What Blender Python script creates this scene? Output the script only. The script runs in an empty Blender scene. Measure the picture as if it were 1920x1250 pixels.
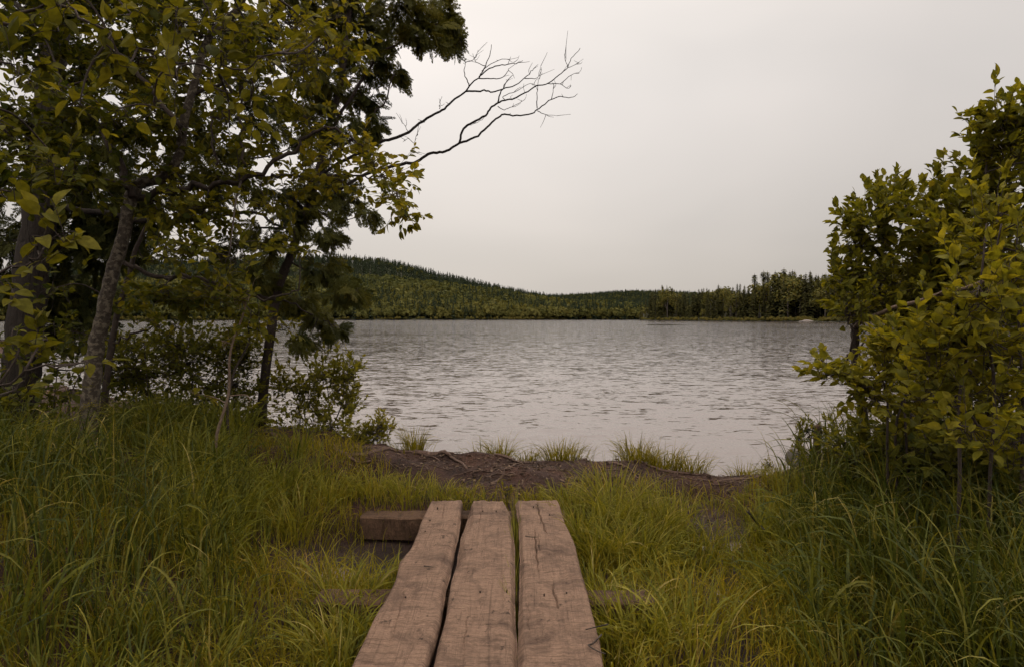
import bpy, math, random
import numpy as np
from mathutils import Vector
random.seed(7); R = np.random.default_rng(11)
scene = bpy.context.scene
col = scene.collection
F = 1280.0; CZ = 1.6; HZ = 596.0
pit = math.atan(29/1280)
fw = np.array([0, math.cos(pit), -math.sin(pit)]); up = np.array([0, math.sin(pit), math.cos(pit)])
def P(px, py, d):
    """world point seen at a photograph position, d metres ahead of the camera"""
    v = fw + np.array([(px-960)/F, 0, 0]) + up*((625-py)/F)
    v = v*(d/v[1]); return v + np.array([0, 0, CZ])
def sstep(a, b, x):
    t = np.clip((x-a)/(b-a), 0, 1); return t*t*(3-2*t)
_ph = R.uniform(0, 6.28, (60, 3))
def noise2(x, y, f, seed=0, o=3):
    s = 0; a = 1; tot = 0
    for k in range(o):
        for j in range(3):
            p = _ph[(seed*7+k*3+j) % 60]; an = p[0]+j*1.05
            s = s + a*np.sin(f*(np.cos(an)*x+np.sin(an)*y)+p[1]+1.7*np.sin(f*.6*(np.sin(an)*x-np.cos(an)*y)+p[2]))
        tot += 1.9*a; a *= .5; f *= 2.1
    return s/tot
# ------------------------------------------------------------------ node materials
def new_mat(name):
    m = bpy.data.materials.new(name); m.use_nodes = True
    nt = m.node_tree; nt.nodes.clear()
    out = nt.nodes.new('ShaderNodeOutputMaterial')
    return m, nt, out
def N(nt, typ, **kw):
    n = nt.nodes.new('ShaderNode'+typ)
    for k, v in kw.items():
        if k in n.inputs.keys(): n.inputs[k].default_value = v
        else: setattr(n, k, v)
    return n
def ramp(nt, fac, stops):
    r = N(nt, 'ValToRGB'); e = r.color_ramp.elements
    while len(e) > 2: e.remove(e[-1])
    e[0].position = stops[0][0]; e[0].color = (*stops[0][1], 1)
    e[1].position = stops[-1][0]; e[1].color = (*stops[-1][1], 1)
    for p, c in stops[1:-1]:
        n = e.new(p); n.color = (*c, 1)
    nt.links.new(fac, r.inputs[0]); return r.outputs[0]
def g3(v): return (v, v, v)
def coords(nt, scale=(1, 1, 1), kind='Object'):
    t = N(nt, 'TexCoord'); m = N(nt, 'Mapping'); m.inputs['Scale'].default_value = scale
    nt.links.new(t.outputs[kind], m.inputs[0]); return m.outputs[0]
def noise(nt, vec, scale, detail=6, rough=.6, dist=0):
    n = N(nt, 'TexNoise'); n.inputs['Scale'].default_value = scale; n.inputs['Detail'].default_value = detail
    n.inputs['Roughness'].default_value = rough; n.inputs['Distortion'].default_value = dist
    nt.links.new(vec, n.inputs['Vector']); return n.outputs['Fac']
def mixc(nt, fac, a, b, mode='MIX'):
    m = N(nt, 'MixRGB'); m.blend_type = mode
    for i, v in ((0, fac), (1, a), (2, b)):
        if hasattr(v, 'is_output'): nt.links.new(v, m.inputs[i])
        elif i == 0: m.inputs[0].default_value = v
        else: m.inputs[i].default_value = (*v, 1)
    return m.outputs[0]
def mth(nt, op, a, b=0.0, clamp=False):
    m = N(nt, 'Math'); m.operation = op; m.use_clamp = clamp
    for i, v in ((0, a), (1, b)):
        if hasattr(v, 'is_output'): nt.links.new(v, m.inputs[i])
        else: m.inputs[i].default_value = v
    return m.outputs[0]
def bump(nt, h, strength, dist=.01, normal=None):
    b = N(nt, 'Bump'); b.inputs['Strength'].default_value = strength; b.inputs['Distance'].default_value = dist
    nt.links.new(h, b.inputs['Height'])
    if normal: nt.links.new(normal, b.inputs['Normal'])
    return b.outputs[0]
def leaf_mat(name, stops, trans=.3, rough=.6, spec=.14, tcol=(1.5, 1.35, .5)):
    m, nt, out = new_mat(name)
    a = N(nt, 'Attribute'); a.attribute_name = 'tint'
    c = ramp(nt, a.outputs['Fac'], stops)
    v = coords(nt); nz = noise(nt, v, 40, 2)
    c = mixc(nt, 1, c, ramp(nt, nz, [(0.3, g3(.72)), (.7, g3(1.2))]), 'MULTIPLY')
    b = N(nt, 'BsdfPrincipled'); b.inputs['Roughness'].default_value = rough
    b.inputs['Specular IOR Level'].default_value = spec
    nt.links.new(c, b.inputs['Base Color'])
    t = N(nt, 'BsdfTranslucent'); nt.links.new(mixc(nt, 1, c, tcol, 'MULTIPLY'), t.inputs[0])
    mx = N(nt, 'MixShader'); mx.inputs[0].default_value = trans
    nt.links.new(b.outputs[0], mx.inputs[1]); nt.links.new(t.outputs[0], mx.inputs[2])
    nt.links.new(mx.outputs[0], out.inputs[0]); return m
def bark_mat(name, dark, mid, light, scale=(14, 14, 3), spots=.62, bstr=.8):
    m, nt, out = new_mat(name)
    v = coords(nt, scale); n1 = noise(nt, v, 2.2, 8, .65, .4)
    v2 = coords(nt, (9, 9, 9)); n2 = noise(nt, v2, 3.1, 6, .7)
    c = ramp(nt, n1, [(.3, dark), (.5, mid), (.75, mid)])
    c = mixc(nt, ramp(nt, n2, [(spots-.04, g3(0)), (spots+.03, g3(1))]), c, light)
    b = N(nt, 'BsdfPrincipled'); b.inputs['Roughness'].default_value = .85
    nt.links.new(c, b.inputs['Base Color'])
    nt.links.new(bump(nt, mth(nt, 'ADD', n1, mth(nt, 'MULTIPLY', n2, .4)), bstr, .03), b.inputs['Normal'])
    nt.links.new(b.outputs[0], out.inputs[0]); return m
M = {}
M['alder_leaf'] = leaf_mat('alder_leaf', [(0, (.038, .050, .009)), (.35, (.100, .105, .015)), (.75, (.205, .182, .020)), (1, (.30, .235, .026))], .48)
M['near_leaf'] = leaf_mat('near_leaf', [(0, (.07, .075, .012)), (.5, (.15, .14, .018)), (1, (.25, .215, .03))], .45)
M['shrub_leaf'] = leaf_mat('shrub_leaf', [(0, (.068, .078, .011)), (.5, (.165, .158, .019)), (.9, (.27, .232, .026)), (1, (.32, .25, .03))], .48)
M['front_leaf'] = leaf_mat('front_leaf', [(0, (.10, .105, .014)), (.5, (.20, .187, .021)), (1, (.33, .275, .03))], .48)
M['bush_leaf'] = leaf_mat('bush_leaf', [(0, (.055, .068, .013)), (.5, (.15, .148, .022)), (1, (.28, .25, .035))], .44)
M['cedar_leaf'] = leaf_mat('cedar_leaf', [(0, (.042, .050, .013)), (.6, (.105, .102, .019)), (.96, (.165, .142, .025)), (1, (.20, .09, .025))], .32, .6)
M['sedge'] = leaf_mat('sedge', [(0, (.068, .088, .018)), (.5, (.195, .195, .026)), (.85, (.33, .29, .042)), (1, (.46, .36, .13))], .38, .55, .16)
M['shaded_tall_sedge'] = leaf_mat('shaded_tall_sedge', [(0, (.036, .052, .012)), (.5, (.110, .122, .020)), (.85, (.23, .205, .034)), (1, (.42, .32, .12))], .32, .5, .2)  # deeper green tall blades, also darkened in colour for shade under the trees
M['headland_spruce'] = leaf_mat('headland_spruce', [(0, (.042, .047, .018)), (.6, (.084, .080, .027)), (1, (.14, .118, .034))], .15, .8, .1)
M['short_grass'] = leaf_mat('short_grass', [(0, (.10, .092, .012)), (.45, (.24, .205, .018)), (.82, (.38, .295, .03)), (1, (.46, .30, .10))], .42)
M['far_leaf'] = leaf_mat('far_leaf', [(0, (.070, .080, .030)), (.35, (.118, .118, .035)), (.7, (.165, .148, .040)), (1, (.23, .18, .045))], .2, .8, .1)
M['far_spruce'] = leaf_mat('far_spruce', [(0, (.026, .038, .024)), (.6, (.050, .062, .031)), (1, (.095, .092, .036))], .15, .8, .1)
M['cedar_bark'] = bark_mat('cedar_bark', (.018, .013, .010), (.050, .037, .028), (.085, .070, .052), (26, 26, 2.2), .66, 1)
M['alder_bark'] = bark_mat('alder_bark', (.035, .026, .020), (.080, .060, .043), (.19, .155, .11), (12, 12, 20), .53, .8)
M['thin_bark'] = bark_mat('thin_bark', (.02, .014, .011), (.065, .045, .034), (.11, .085, .065), (20, 20, 8), .6, .5)
M['pale_bark'] = bark_mat('pale_bark', (.08, .055, .04), (.21, .145, .10), (.30, .22, .16), (20, 20, 8), .6, .4)
M['dead_bark'] = bark_mat('dead_bark', (.012, .009, .008), (.035, .026, .022), (.06, .05, .045), (20, 20, 8), .6, .4)
M['root_bark'] = bark_mat('root_bark', (.035, .019, .013), (.115, .066, .046), (.20, .13, .095), (18, 18, 18), .6, .6)
M['far_trunk'] = bark_mat('far_trunk', (.08, .06, .05), (.16, .13, .11), (.25, .22, .2), (2, 2, 1), .6, .2)
M['rock'] = bark_mat('rock', (.18, .15, .13), (.32, .28, .25), (.4, .37, .33), (3, 3, 3), .6, .5)
def wood_mat(name, base, dark):
    m, nt, out = new_mat(name)
    obj = coords(nt)
    g = noise(nt, coords(nt, (26, 1.3, 6)), 1, 8, .7, 1.8)           # grain along the board
    saw = noise(nt, coords(nt, (7, 95, 4)), 1, 6, .8, .8)          # saw marks across the board
    blot = noise(nt, obj, 4.6, 9, .78, .8); sp = noise(nt, coords(nt, (22, 14, 10)), 1, 4, .6)
    fine = noise(nt, coords(nt, (60, 220, 60)), 1, 4, .8)
    c = ramp(nt, g, [(.28, tuple(.55*v for v in base)), (.42, tuple(.9*v for v in base)), (.6, base), (.75, tuple(1.2*v for v in base))])
    c = mixc(nt, 1, c, ramp(nt, saw, [(.36, (.50, .47, .44)), (.47, g3(.93)), (.68, (1.22, 1.20, 1.17))]), 'MULTIPLY')
    c = mixc(nt, 1, c, ramp(nt, fine, [(.3, g3(.66)), (.6, g3(1.16))]), 'MULTIPLY')
    ck = noise(nt, coords(nt, (34, 1.1, 5)), 1, 3, .5, .6)
    c = mixc(nt, mth(nt, 'MULTIPLY', ramp(nt, mth(nt, 'ABSOLUTE', mth(nt, 'SUBTRACT', ck, .56)), [(.0, g3(1)), (.009, g3(0))]), .55), c, tuple(v*.55 for v in dark))
    c = mixc(nt, mth(nt, 'MULTIPLY', ramp(nt, blot, [(.47, g3(0)), (.64, g3(1))]), .75), c, dark)
    c = mixc(nt, ramp(nt, sp, [(.64, g3(0)), (.70, g3(.8))]), c, tuple(v*.55 for v in dark))
    # knots with rings
    vo = N(nt, 'TexVoronoi'); vo.inputs['Scale'].default_value = 1
    nt.links.new(coords(nt, (4.1, 1.9, 1)), vo.inputs['Vector'])
    ring = mth(nt, 'SINE', mth(nt, 'MULTIPLY', vo.outputs['Distance'], 55))
    near = ramp(nt, vo.outputs['Distance'], [(.02, g3(1)), (.2, g3(0))])
    c = mixc(nt, mth(nt, 'MULTIPLY', mth(nt, 'MULTIPLY', ring, near, True), .5), c, dark)
    c = mixc(nt, ramp(nt, vo.outputs['Distance'], [(.012, g3(.9)), (.035, g3(0))]), c, tuple(v*.5 for v in dark))
    b = N(nt, 'BsdfPrincipled'); b.inputs['Roughness'].default_value = .82; b.inputs['Specular IOR Level'].default_value = .25
    nt.links.new(c, b.inputs['Base Color'])
    h = mth(nt, 'ADD', mth(nt, 'ADD', mth(nt, 'MULTIPLY', g, .8), mth(nt, 'MULTIPLY', saw, .7)), mth(nt, 'MULTIPLY', sp, -.5))
    nt.links.new(bump(nt, h, 1, .018), b.inputs['Normal'])
    nt.links.new(b.outputs[0], out.inputs[0]); return m
M['plank'] = wood_mat('plank_wood', (.355, .226, .158), (.090, .055, .040))
M['beam'] = wood_mat('beam_wood', (.17, .10, .062), (.05, .030, .020))
def ground_mat():
    m, nt, out = new_mat('ground_soil')
    v = coords(nt); n1 = noise(nt, v, 3, 8, .65); n2 = noise(nt, v, 45, 6, .75); n3 = noise(nt, v, 11, 5, .6)
    c = ramp(nt, n1, [(.3, (.022, .0095, .006)), (.5, (.054, .023, .014)), (.7, (.088, .040, .024))])
    c = mixc(nt, 1, c, ramp(nt, n2, [(.3, g3(.5)), (.7, g3(1.6))]), 'MULTIPLY')
    c = mixc(nt, ramp(nt, n3, [(.60, g3(0)), (.72, g3(.4))]), c, (.11, .065, .042))
    sx = N(nt, 'SeparateXYZ'); nt.links.new(v, sx.inputs[0])
    wet = ramp(nt, mth(nt, 'ADD', sx.outputs['Z'], mth(nt, 'MULTIPLY', n3, .06)), [(.08, g3(1)), (.17, g3(0))])
    c = mixc(nt, mth(nt, 'MULTIPLY', wet, .6), c, (.03, .022, .018))
    b = N(nt, 'BsdfPrincipled')
    nt.links.new(mth(nt, 'SUBTRACT', .95, mth(nt, 'MULTIPLY', wet, .42)), b.inputs['Roughness'])
    nt.links.new(c, b.inputs['Base Color'])
    nt.links.new(bump(nt, mth(nt, 'ADD', n2, n3), .9, .03), b.inputs['Normal'])
    nt.links.new(b.outputs[0], out.inputs[0]); return m
M['ground'] = ground_mat()
def hill_mat():
    m, nt, out = new_mat('forest_floor')
    n = noise(nt, coords(nt), .06, 6)
    b = N(nt, 'BsdfPrincipled'); b.inputs['Roughness'].default_value = .95
    nt.links.new(ramp(nt, n, [(.35, (.026, .028, .012)), (.65, (.05, .048, .018))]), b.inputs['Base Color'])
    nt.links.new(b.outputs[0], out.inputs[0]); return m
M['hill'] = hill_mat()
def water_mat(name='lake_water', near=True):
    m, nt, out = new_mat(name)
    b = N(nt, 'BsdfPrincipled'); b.inputs['Base Color'].default_value = (.225, .180, .166, 1)
    b.inputs['Roughness'].default_value = .06; b.inputs['IOR'].default_value = 1.333
    if near:
        def slope(scale, amp, det, off):
            n = N(nt, 'TexNoise'); n.inputs['Scale'].default_value = 1; n.inputs['Detail'].default_value = det; n.inputs['Roughness'].default_value = .55; n.inputs['Distortion'].default_value = .6
            nt.links.new(coords(nt, scale), n.inputs['Vector'])
            v = N(nt, 'VectorMath'); v.operation = 'SUBTRACT'; nt.links.new(n.outputs['Color'], v.inputs[0]); v.inputs[1].default_value = (.5, .5, .5)
            k = N(nt, 'VectorMath'); k.operation = 'MULTIPLY'; nt.links.new(v.outputs[0], k.inputs[0]); k.inputs[1].default_value = (amp[0], amp[1], 0); return k.outputs[0]
        s1 = slope((1.7, 4.6, 1), (.14, .40), 3, 0); s2 = slope((5.5, 12, 1), (.22, .50), 2, 0)
        gust = ramp(nt, noise(nt, coords(nt, (.03, .13, 1)), 1.0, 4, .6), [(.35, g3(.62)), (.65, g3(1.25))])
        # one calm patch out by the headland, mirroring its trees
        dv = N(nt, 'VectorMath'); dv.operation = 'SUBTRACT'; nt.links.new(coords(nt), dv.inputs[0]); dv.inputs[1].default_value = (35, 158, 0)
        dm = N(nt, 'VectorMath'); dm.operation = 'MULTIPLY'; nt.links.new(dv.outputs[0], dm.inputs[0]); dm.inputs[1].default_value = (.085, .05, 0)
        dl = N(nt, 'VectorMath'); dl.operation = 'LENGTH'; nt.links.new(dm.outputs[0], dl.inputs[0])
        calm = ramp(nt, mth(nt, 'ADD', dl.outputs['Value'], mth(nt, 'MULTIPLY', noise(nt, coords(nt, (.3, .25, 1)), 1, 3), .8)), [(.75, g3(.06)), (1.0, g3(1))])
        gust = mixc(nt, 1, gust, calm, 'MULTIPLY')
        syy = N(nt, 'SeparateXYZ'); nt.links.new(coords(nt), syy.inputs[0])
        gust = mixc(nt, 1, gust, ramp(nt, mth(nt, 'DIVIDE', syy.outputs['Y'], 400), [(.02, g3(.62)), (.12, g3(.72)), (.25, g3(1.05)), (.5, g3(1.6))]), 'MULTIPLY')
        a1 = N(nt, 'VectorMath'); a1.operation = 'ADD'; nt.links.new(s1, a1.inputs[0]); nt.links.new(s2, a1.inputs[1])
        a2 = N(nt, 'VectorMath'); a2.operation = 'MULTIPLY'; nt.links.new(a1.outputs[0], a2.inputs[0]); nt.links.new(gust, a2.inputs[1])
        a3 = N(nt, 'VectorMath'); a3.operation = 'ADD'; nt.links.new(a2.outputs[0], a3.inputs[0]); a3.inputs[1].default_value = (0, 0, 1)
        a4 = N(nt, 'VectorMath'); a4.operation = 'NORMALIZE'; nt.links.new(a3.outputs[0], a4.inputs[0]); nt.links.new(a4.outputs[0], b.inputs['Normal'])
    nt.links.new(b.outputs[0], out.inputs[0]); return m
M['water'] = water_mat()
M['puddle'] = water_mat('puddle_water', False)
# ------------------------------------------------------------------ mesh helpers
def link_mesh(name, V, faces, mat, parent=None, tint=None, smooth=False):
    """faces: list of integer arrays, each of equal-sized polygons"""
    me = bpy.data.meshes.new(name)
    V = np.asarray(V, dtype=np.float32); faces = [np.asarray(f, dtype=np.int32) for f in faces if len(f)]
    me.vertices.add(len(V)); me.vertices.foreach_set('co', V.ravel())
    loops = np.concatenate([f.ravel() for f in faces]); sizes = np.concatenate([np.full(len(f), f.shape[1], np.int32) for f in faces])
    me.loops.add(len(loops)); me.loops.foreach_set('vertex_index', loops)
    me.polygons.add(len(sizes)); st = np.zeros(len(sizes), np.int32); st[1:] = np.cumsum(sizes)[:-1]
    me.polygons.foreach_set('loop_start', st)
    try: me.polygons.foreach_set('loop_total', sizes)
    except Exception: pass
    me.polygons.foreach_set('use_smooth', np.full(len(sizes), smooth))
    if tint is not None:
        a = me.attributes.new('tint', 'FLOAT', 'POINT'); a.data.foreach_set('value', np.asarray(tint, dtype=np.float32))
    me.update(calc_edges=True); me.validate()
    me.materials.append(mat)
    o = bpy.data.objects.new(name, me); col.objects.link(o)
    if parent is not None: attach(o, parent)
    return o
def attach(o, parent):
    o.parent = parent; o.matrix_parent_inverse = parent.matrix_basis.inverted()
def thing(name, label, cat, loc, group=None):
    o = bpy.data.objects.new(name, None); col.objects.link(o); o.location = tuple(float(v) for v in loc)
    o.empty_display_size = .2; o['label'] = label; o['category'] = cat
    if group: o['group'] = group
    return o
def tag(o, label, cat=None, group=None, kind=None):
    o['label'] = label
    if cat: o['category'] = cat
    if group: o['group'] = group
    if kind: o['kind'] = kind
    return o
def smooth_path(pts, n=4):
    p = np.asarray(pts, float)
    if len(p) < 3: 
        t = np.linspace(0, 1, n+1)[:, None]; return p[0]*(1-t)+p[-1]*t
    q = np.vstack([2*p[0]-p[1], p, 2*p[-1]-p[-2]]); out = []
    for i in range(1, len(q)-2):
        for t in np.linspace(0, 1, n, endpoint=False):
            a, b, c, d = q[i-1:i+3]
            out.append(.5*((2*b)+(-a+c)*t+(2*a-5*b+4*c-d)*t*t+(-a+3*b-3*c+d)*t**3))
    out.append(p[-1]); return np.array(out)
class Tubes:
    def __init__(s): s.V = []; s.Q = []; s.n = 0
    def link(s, name, mat, parent=None): 
        return link_mesh(name, np.concatenate(s.V), [np.concatenate(s.Q)]+([np.concatenate(s.T)] if getattr(s, 'T', []) else []), mat, parent, smooth=True)
def _tube_add(s, path, r0, r1, sides=6, rough=0., flare=0.):
    path = np.asarray(path, float); k = len(path)
    t = np.gradient(path, axis=0); t /= np.linalg.norm(t, axis=1)[:, None]+1e-9
    ref = np.array([0.3, .2, 1.]) if abs(t[0][2]) < .8 else np.array([1., .3, 0])
    a = np.cross(t, ref); a /= np.linalg.norm(a, axis=1)[:, None]+1e-9; b = np.cross(t, a)
    u = np.linspace(0, 1, k); rr = (r0+(r1-r0)*u)*(1+flare*np.exp(-u*10))
    ang = np.linspace(0, 2*math.pi, sides, endpoint=False)
    rad = rr[:, None]*np.ones((1, sides))
    if rough: rad = rad*(1+rough*(R.random((k, sides))-.5)+rough*.8*np.sin(ang*3+u[:, None]*3)+rough*.5*np.sin(ang*5+1+u[:, None]*9))
    V = path[:, None, :]+rad[:, :, None]*(np.cos(ang)[None, :, None]*a[:, None, :]+np.sin(ang)[None, :, None]*b[:, None, :])
    idx = np.arange(k*sides).reshape(k, sides)+s.n
    q = np.stack([idx[:-1], np.roll(idx, -1, 1)[:-1], np.roll(idx, -1, 1)[1:], idx[1:]], -1).reshape(-1, 4)
    s.V += [V.reshape(-1, 3), path[:1], path[-1:]+t[-1:]*rr[-1]*.6]; s.Q.append(q)
    e0 = s.n+k*sides; e1 = e0+1
    if not hasattr(s, 'T'): s.T = []
    s.T.append(np.stack([np.roll(idx[0], -1), idx[0], np.full(sides, e0)], -1))
    s.T.append(np.stack([idx[-1], np.roll(idx[-1], -1), np.full(sides, e1)], -1))
    s.n += k*sides+2
Tubes.add = _tube_add
def norm(a): return a/(np.linalg.norm(a, axis=-1, keepdims=True)+1e-9)
class Scatter:
    """copies of small template meshes merged into one foliage mesh"""
    def __init__(s, templates): s.t = templates; s.P = [[] for _ in templates]
    def add(s, p, x, z, size, tint, k=None):
        k = random.randrange(len(s.t)) if k is None else k
        s.P[k].append((p, x, z, size, tint))
    def link(s, name, mat, parent=None):
        VV = []; QQ = []; TT = []; n = 0
        for (T, Q), L in zip(s.t, s.P):
            if not L: continue
            p = np.array([l[0] for l in L]); x = norm(np.array([l[1] for l in L], float)); z = np.array([l[2] for l in L], float)
            y = norm(np.cross(z, x)); z = np.cross(x, y); sz = np.array([l[3] for l in L]); ti = np.array([l[4] for l in L])
            V = p[:, None]+sz[:, None, None]*(T[None, :, :1]*x[:, None]+T[None, :, 1:2]*y[:, None]+T[None, :, 2:]*z[:, None])
            m = len(T); q = Q[None]+(np.arange(len(L))*m)[:, None, None]+n
            VV.append(V.reshape(-1, 3)); QQ.append(q.reshape(-1, Q.shape[1])); TT.append(np.repeat(ti, m)); n += len(L)*m
        return link_mesh(name, np.concatenate(VV), QQ, mat, parent, np.clip(np.concatenate(TT), 0, 1))
def leaf_template(wid=.6, fold=.12, droop=.25, tip=1., rows=5, twist=0.):
    V = []; 
    for i in range(rows+1):
        t = i/rows
        w = wid*.5*math.sin(math.pi*min(1, t**.75))**.8 if 0 < t < 1 else 0.0
        if t == 0: w = .02
        if t == 1: w = .005
        x = .12+t; z = -droop*t*t
        tw = twist*t
        V += [(x, -w, z+fold*w*2+tw*w), (x, 0, z), (x, w, z+fold*w*2-tw*w)]
    V = [(0, -.012, .0), (0, 0, 0), (0, .012, .0)]+V
    Q = []
    for i in range(rows+1):
        a = i*3; Q += [(a, a+1, a+4, a+3), (a+1, a+2, a+5, a+4)]
    return np.array(V, float), np.array(Q)
ALDER = [leaf_template(.62, .10, .18), leaf_template(.7, .2, .35), leaf_template(.55, .25, .05, twist=.5), leaf_template(.66, .05, .45, twist=-.4)]
NARROW = [leaf_template(.36, .2, .2, rows=3), leaf_template(.42, .1, .4, rows=3), leaf_template(.34, .3, 0., rows=3)]
SMALL = [leaf_template(.55, .2, .2, rows=3), leaf_template(.6, .1, .4, rows=3), leaf_template(.5, .3, .05, rows=3)]
def spray_template(seed):
    rr = random.Random(seed); V = []; Q = []
    def blade(p, d, L, w):
        n = len(V); pd = np.array([-d[1], d[0]]); 
        def z(q): return -.30*q[0]*q[0]-.18*abs(q[1])
        for q in (p, p+d*L*.45+pd*w, p+d*L, p+d*L*.45-pd*w): V.append((q[0], q[1], z(q)+rr.uniform(-.015, .015)))
        Q.append((n, n+1, n+2, n+3))
    p = np.array([0., 0.])
    for i in range(3): blade(np.array([i*.33, 0.]), np.array([1., rr.uniform(-.1, .1)]), .4, .012)
    for i in range(9):
        t = .08+i*.1
        for s in (-1, 1):
            if rr.random() < .12: continue
            a = s*math.radians(rr.uniform(34, 52)); d = np.array([math.cos(a), math.sin(a)])
            L = (.46*(1-t)**.8+.12)*rr.uniform(.7, 1.15); b = np.array([t+rr.uniform(-.03, .03), 0.])
            blade(b, d, L, .020)
            for j in range(max(2, int(L/.07))):
                u = (j+.8)/(L/.07+1); q = b+d*L*u
                for s2 in (-1, 1):
                    a2 = a+s2*math.radians(rr.uniform(28, 45)); d2 = np.array([math.cos(a2), math.sin(a2)])
                    blade(q, d2, .13*rr.uniform(.6, 1.2)*(1.1-u*.5), .021)
    return np.array(V, float), np.array(Q)
SPRAY = [spray_template(i) for i in range(4)]
# ------------------------------------------------------------------ near ground
_cx = [-12, -4.5, -3, -1.5, -.8, 0, 1, 1.7, 2.3, 3.2, 12]; _cz = [.55, .5, .5, .46, .42, .39, .32, .22, .25, .34, .5]
_sx = [-30, -12, -5, -3, -1.4, 0, 2, 3.5, 6, 12, 30]; _sy = [40, 16, 9.2, 7.9, 6.7, 6.35, 6.35, 6.9, 8.0, 13, 40]
def shore_y(x): return np.interp(x, _sx, _sy)+.12*np.sin(x*2.3)
def H(x, y):
    x = np.asarray(x, float); y = np.asarray(y, float)
    n = noise2(x, y, 1.3, 0, 4)
    bog = .10+.045*n
    side = sstep(1.1, 2.6, -x)*.36+sstep(1.9, 3.2, x)*.24+sstep(2, 5, -y)*.2
    z = bog+side
    rise = sstep(4.45, 5.0, y-.25*np.clip(-x-1.2, 0, 2)*0)
    hole = np.exp(-(((x-1.45)/.38)**2+((y-4.75)/.5)**2))+.8*np.exp(-(((x-1.2)/.35)**2+((y-3.95)/.4)**2))+.9*np.exp(-(((x+1.05)/.5)**2+((y-4.15)/.38)**2))
    top = np.interp(x, _cx, _cz)
    lead = np.minimum(top-.09, .27)+.04*n
    z = z+(np.maximum(lead, z)-z)*rise
    cr = sstep(5.2, 5.55, y+.12*np.sin(x*3.1)+.06*np.sin(x*7.3))
    z = z+(np.maximum(top, z)+.02*n-z)*cr
    z = z-.09*np.clip(hole, 0, 1)+.035*noise2(x, y, 13, 1, 3)*np.clip(hole, 0, 1)
    s = shore_y(x)
    z = z+(-.9-z)*sstep(s-.45, s+.9, y)
    ridge = .05*noise2(x, y, 5.5, 3, 3)*sstep(4.9, 5.3, y)
    return z+.012*noise2(x, y, 11, 2, 2)+ridge
def sheet(name, xs, ys, fn, mat, label, kind='structure'):
    X, Y = np.meshgrid(xs, ys); Z = fn(X, Y); V = np.stack([X, Y, Z], -1).reshape(-1, 3)
    idx = np.arange(len(xs)*len(ys)).reshape(len(ys), len(xs))
    q = np.stack([idx[:-1, :-1], idx[:-1, 1:], idx[1:, 1:], idx[1:, :-1]], -1).reshape(-1, 4)
    o = link_mesh(name, V, [q], mat, smooth=True); o['kind'] = kind; o['label'] = label; return o
def graded(a, b, lo, hi, step, growth=1.25):
    inner = list(np.arange(lo, hi+1e-6, step)); s = step; v = lo; L = []
    while v > a: s *= growth; v -= s; L.append(max(v, a))
    s = step; v = hi; Rr = []
    while v < b: s *= growth; v += s; Rr.append(min(v, b))
    return np.array(L[::-1]+inner+Rr)
def Hfar(x, y):
    z = H(x, y); return z
sheet('ground', graded(-3200, 3200, -6, 6, .05), graded(-3200, 3400, 1.2, 9, .05), Hfar, M['ground'], 'dark brown boggy soil of the near shore and lake bed')
# lake
xs = graded(-3300, 3300, -30, 30, 2.0, 1.3); ys = graded(-20, 3300, 4, 60, 1.0, 1.2)
lake = sheet('lake_water', xs, ys, lambda x, y: 0*x, M['water'], 'grey rippled lake water')
# ------------------------------------------------------------------ far shores
_t = [-1.6, -.75, -.55, -.25, -.17, -.125, -.086, -.008, .03, .08, .15, .1875, .2, .3, .8, 1.6]
# slope behind the far shore: (shore distance, ridge height at 800 m, hill height at 1400 m, last ridge at 2500 m)
_rid = [30, 34, 38, 38, 36, 34, 31, 24, 18, 13, 11, 8, 8, 8, 10, 12]
_hil = [60, 80, 104, 113, 101, 83, 70, 46, 36, 24, 18, 15, 14, 14, 20, 30]
_lst = [60, 60, 60, 60, 60, 60, 60, 60, 62, 66, 80, 83, 82, 72, 60, 60]
_st = [-1.6, -.75, -.4, -.25, 0, .15, .19, .2, 1.6]; _sd = [200, 330, 440, 500, 540, 590, 600, 600, 600]
def far_h(t, Y):
    s = np.interp(t, _st, _sd); rid = np.interp(t, _t, _rid); hil = np.interp(t, _t, _hil); lst = np.interp(t, _t, _lst)
    u = (Y-s)
    r = rid*sstep(-.25, 1, u/(800-s))-rid*sstep(-.25, 0, -.0*Y)*0
    r0 = rid*sstep(-.25, 1, 0.)
    a = np.where(u < 0, -1.5+u*.05, .35+(r-r0)*(rid/(rid-r0)))
    a = a*1.0
    b = sstep(880, 1400, Y); a = a+(hil-a)*b*(Y > 880)
    a = a-np.maximum(a, 0)*.45*np.exp(-((Y-960)/90)**2)
    c = sstep(1500, 2500, Y); a = a+(lst-a)*c
    d = sstep(2500, 3100, Y); a = a*(1-.5*d)
    return a+np.where(u > 30, 1, 0)*noise2(t*Y, Y, .012, 4, 3)*2.2
def polar(name, ts, Ys, mat, fn, label):
    T, Y = np.meshgrid(ts, Ys); Z = fn(T, Y); V = np.stack([T*Y, Y, Z], -1).reshape(-1, 3)
    idx = np.arange(T.size).reshape(T.shape); q = np.stack([idx[:-1, :-1], idx[:-1, 1:], idx[1:, 1:], idx[1:, :-1]], -1).reshape(-1, 4)
    o = link_mesh(name, V, [q], mat, smooth=True); o['kind'] = 'structure'; o['label'] = label
polar('hills', np.linspace(-1.6, 1.6, 260), np.concatenate([np.arange(180, 900, 10), np.arange(900, 3150, 30)]), M['hill'], far_h, 'wooded hills across the lake')
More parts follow.
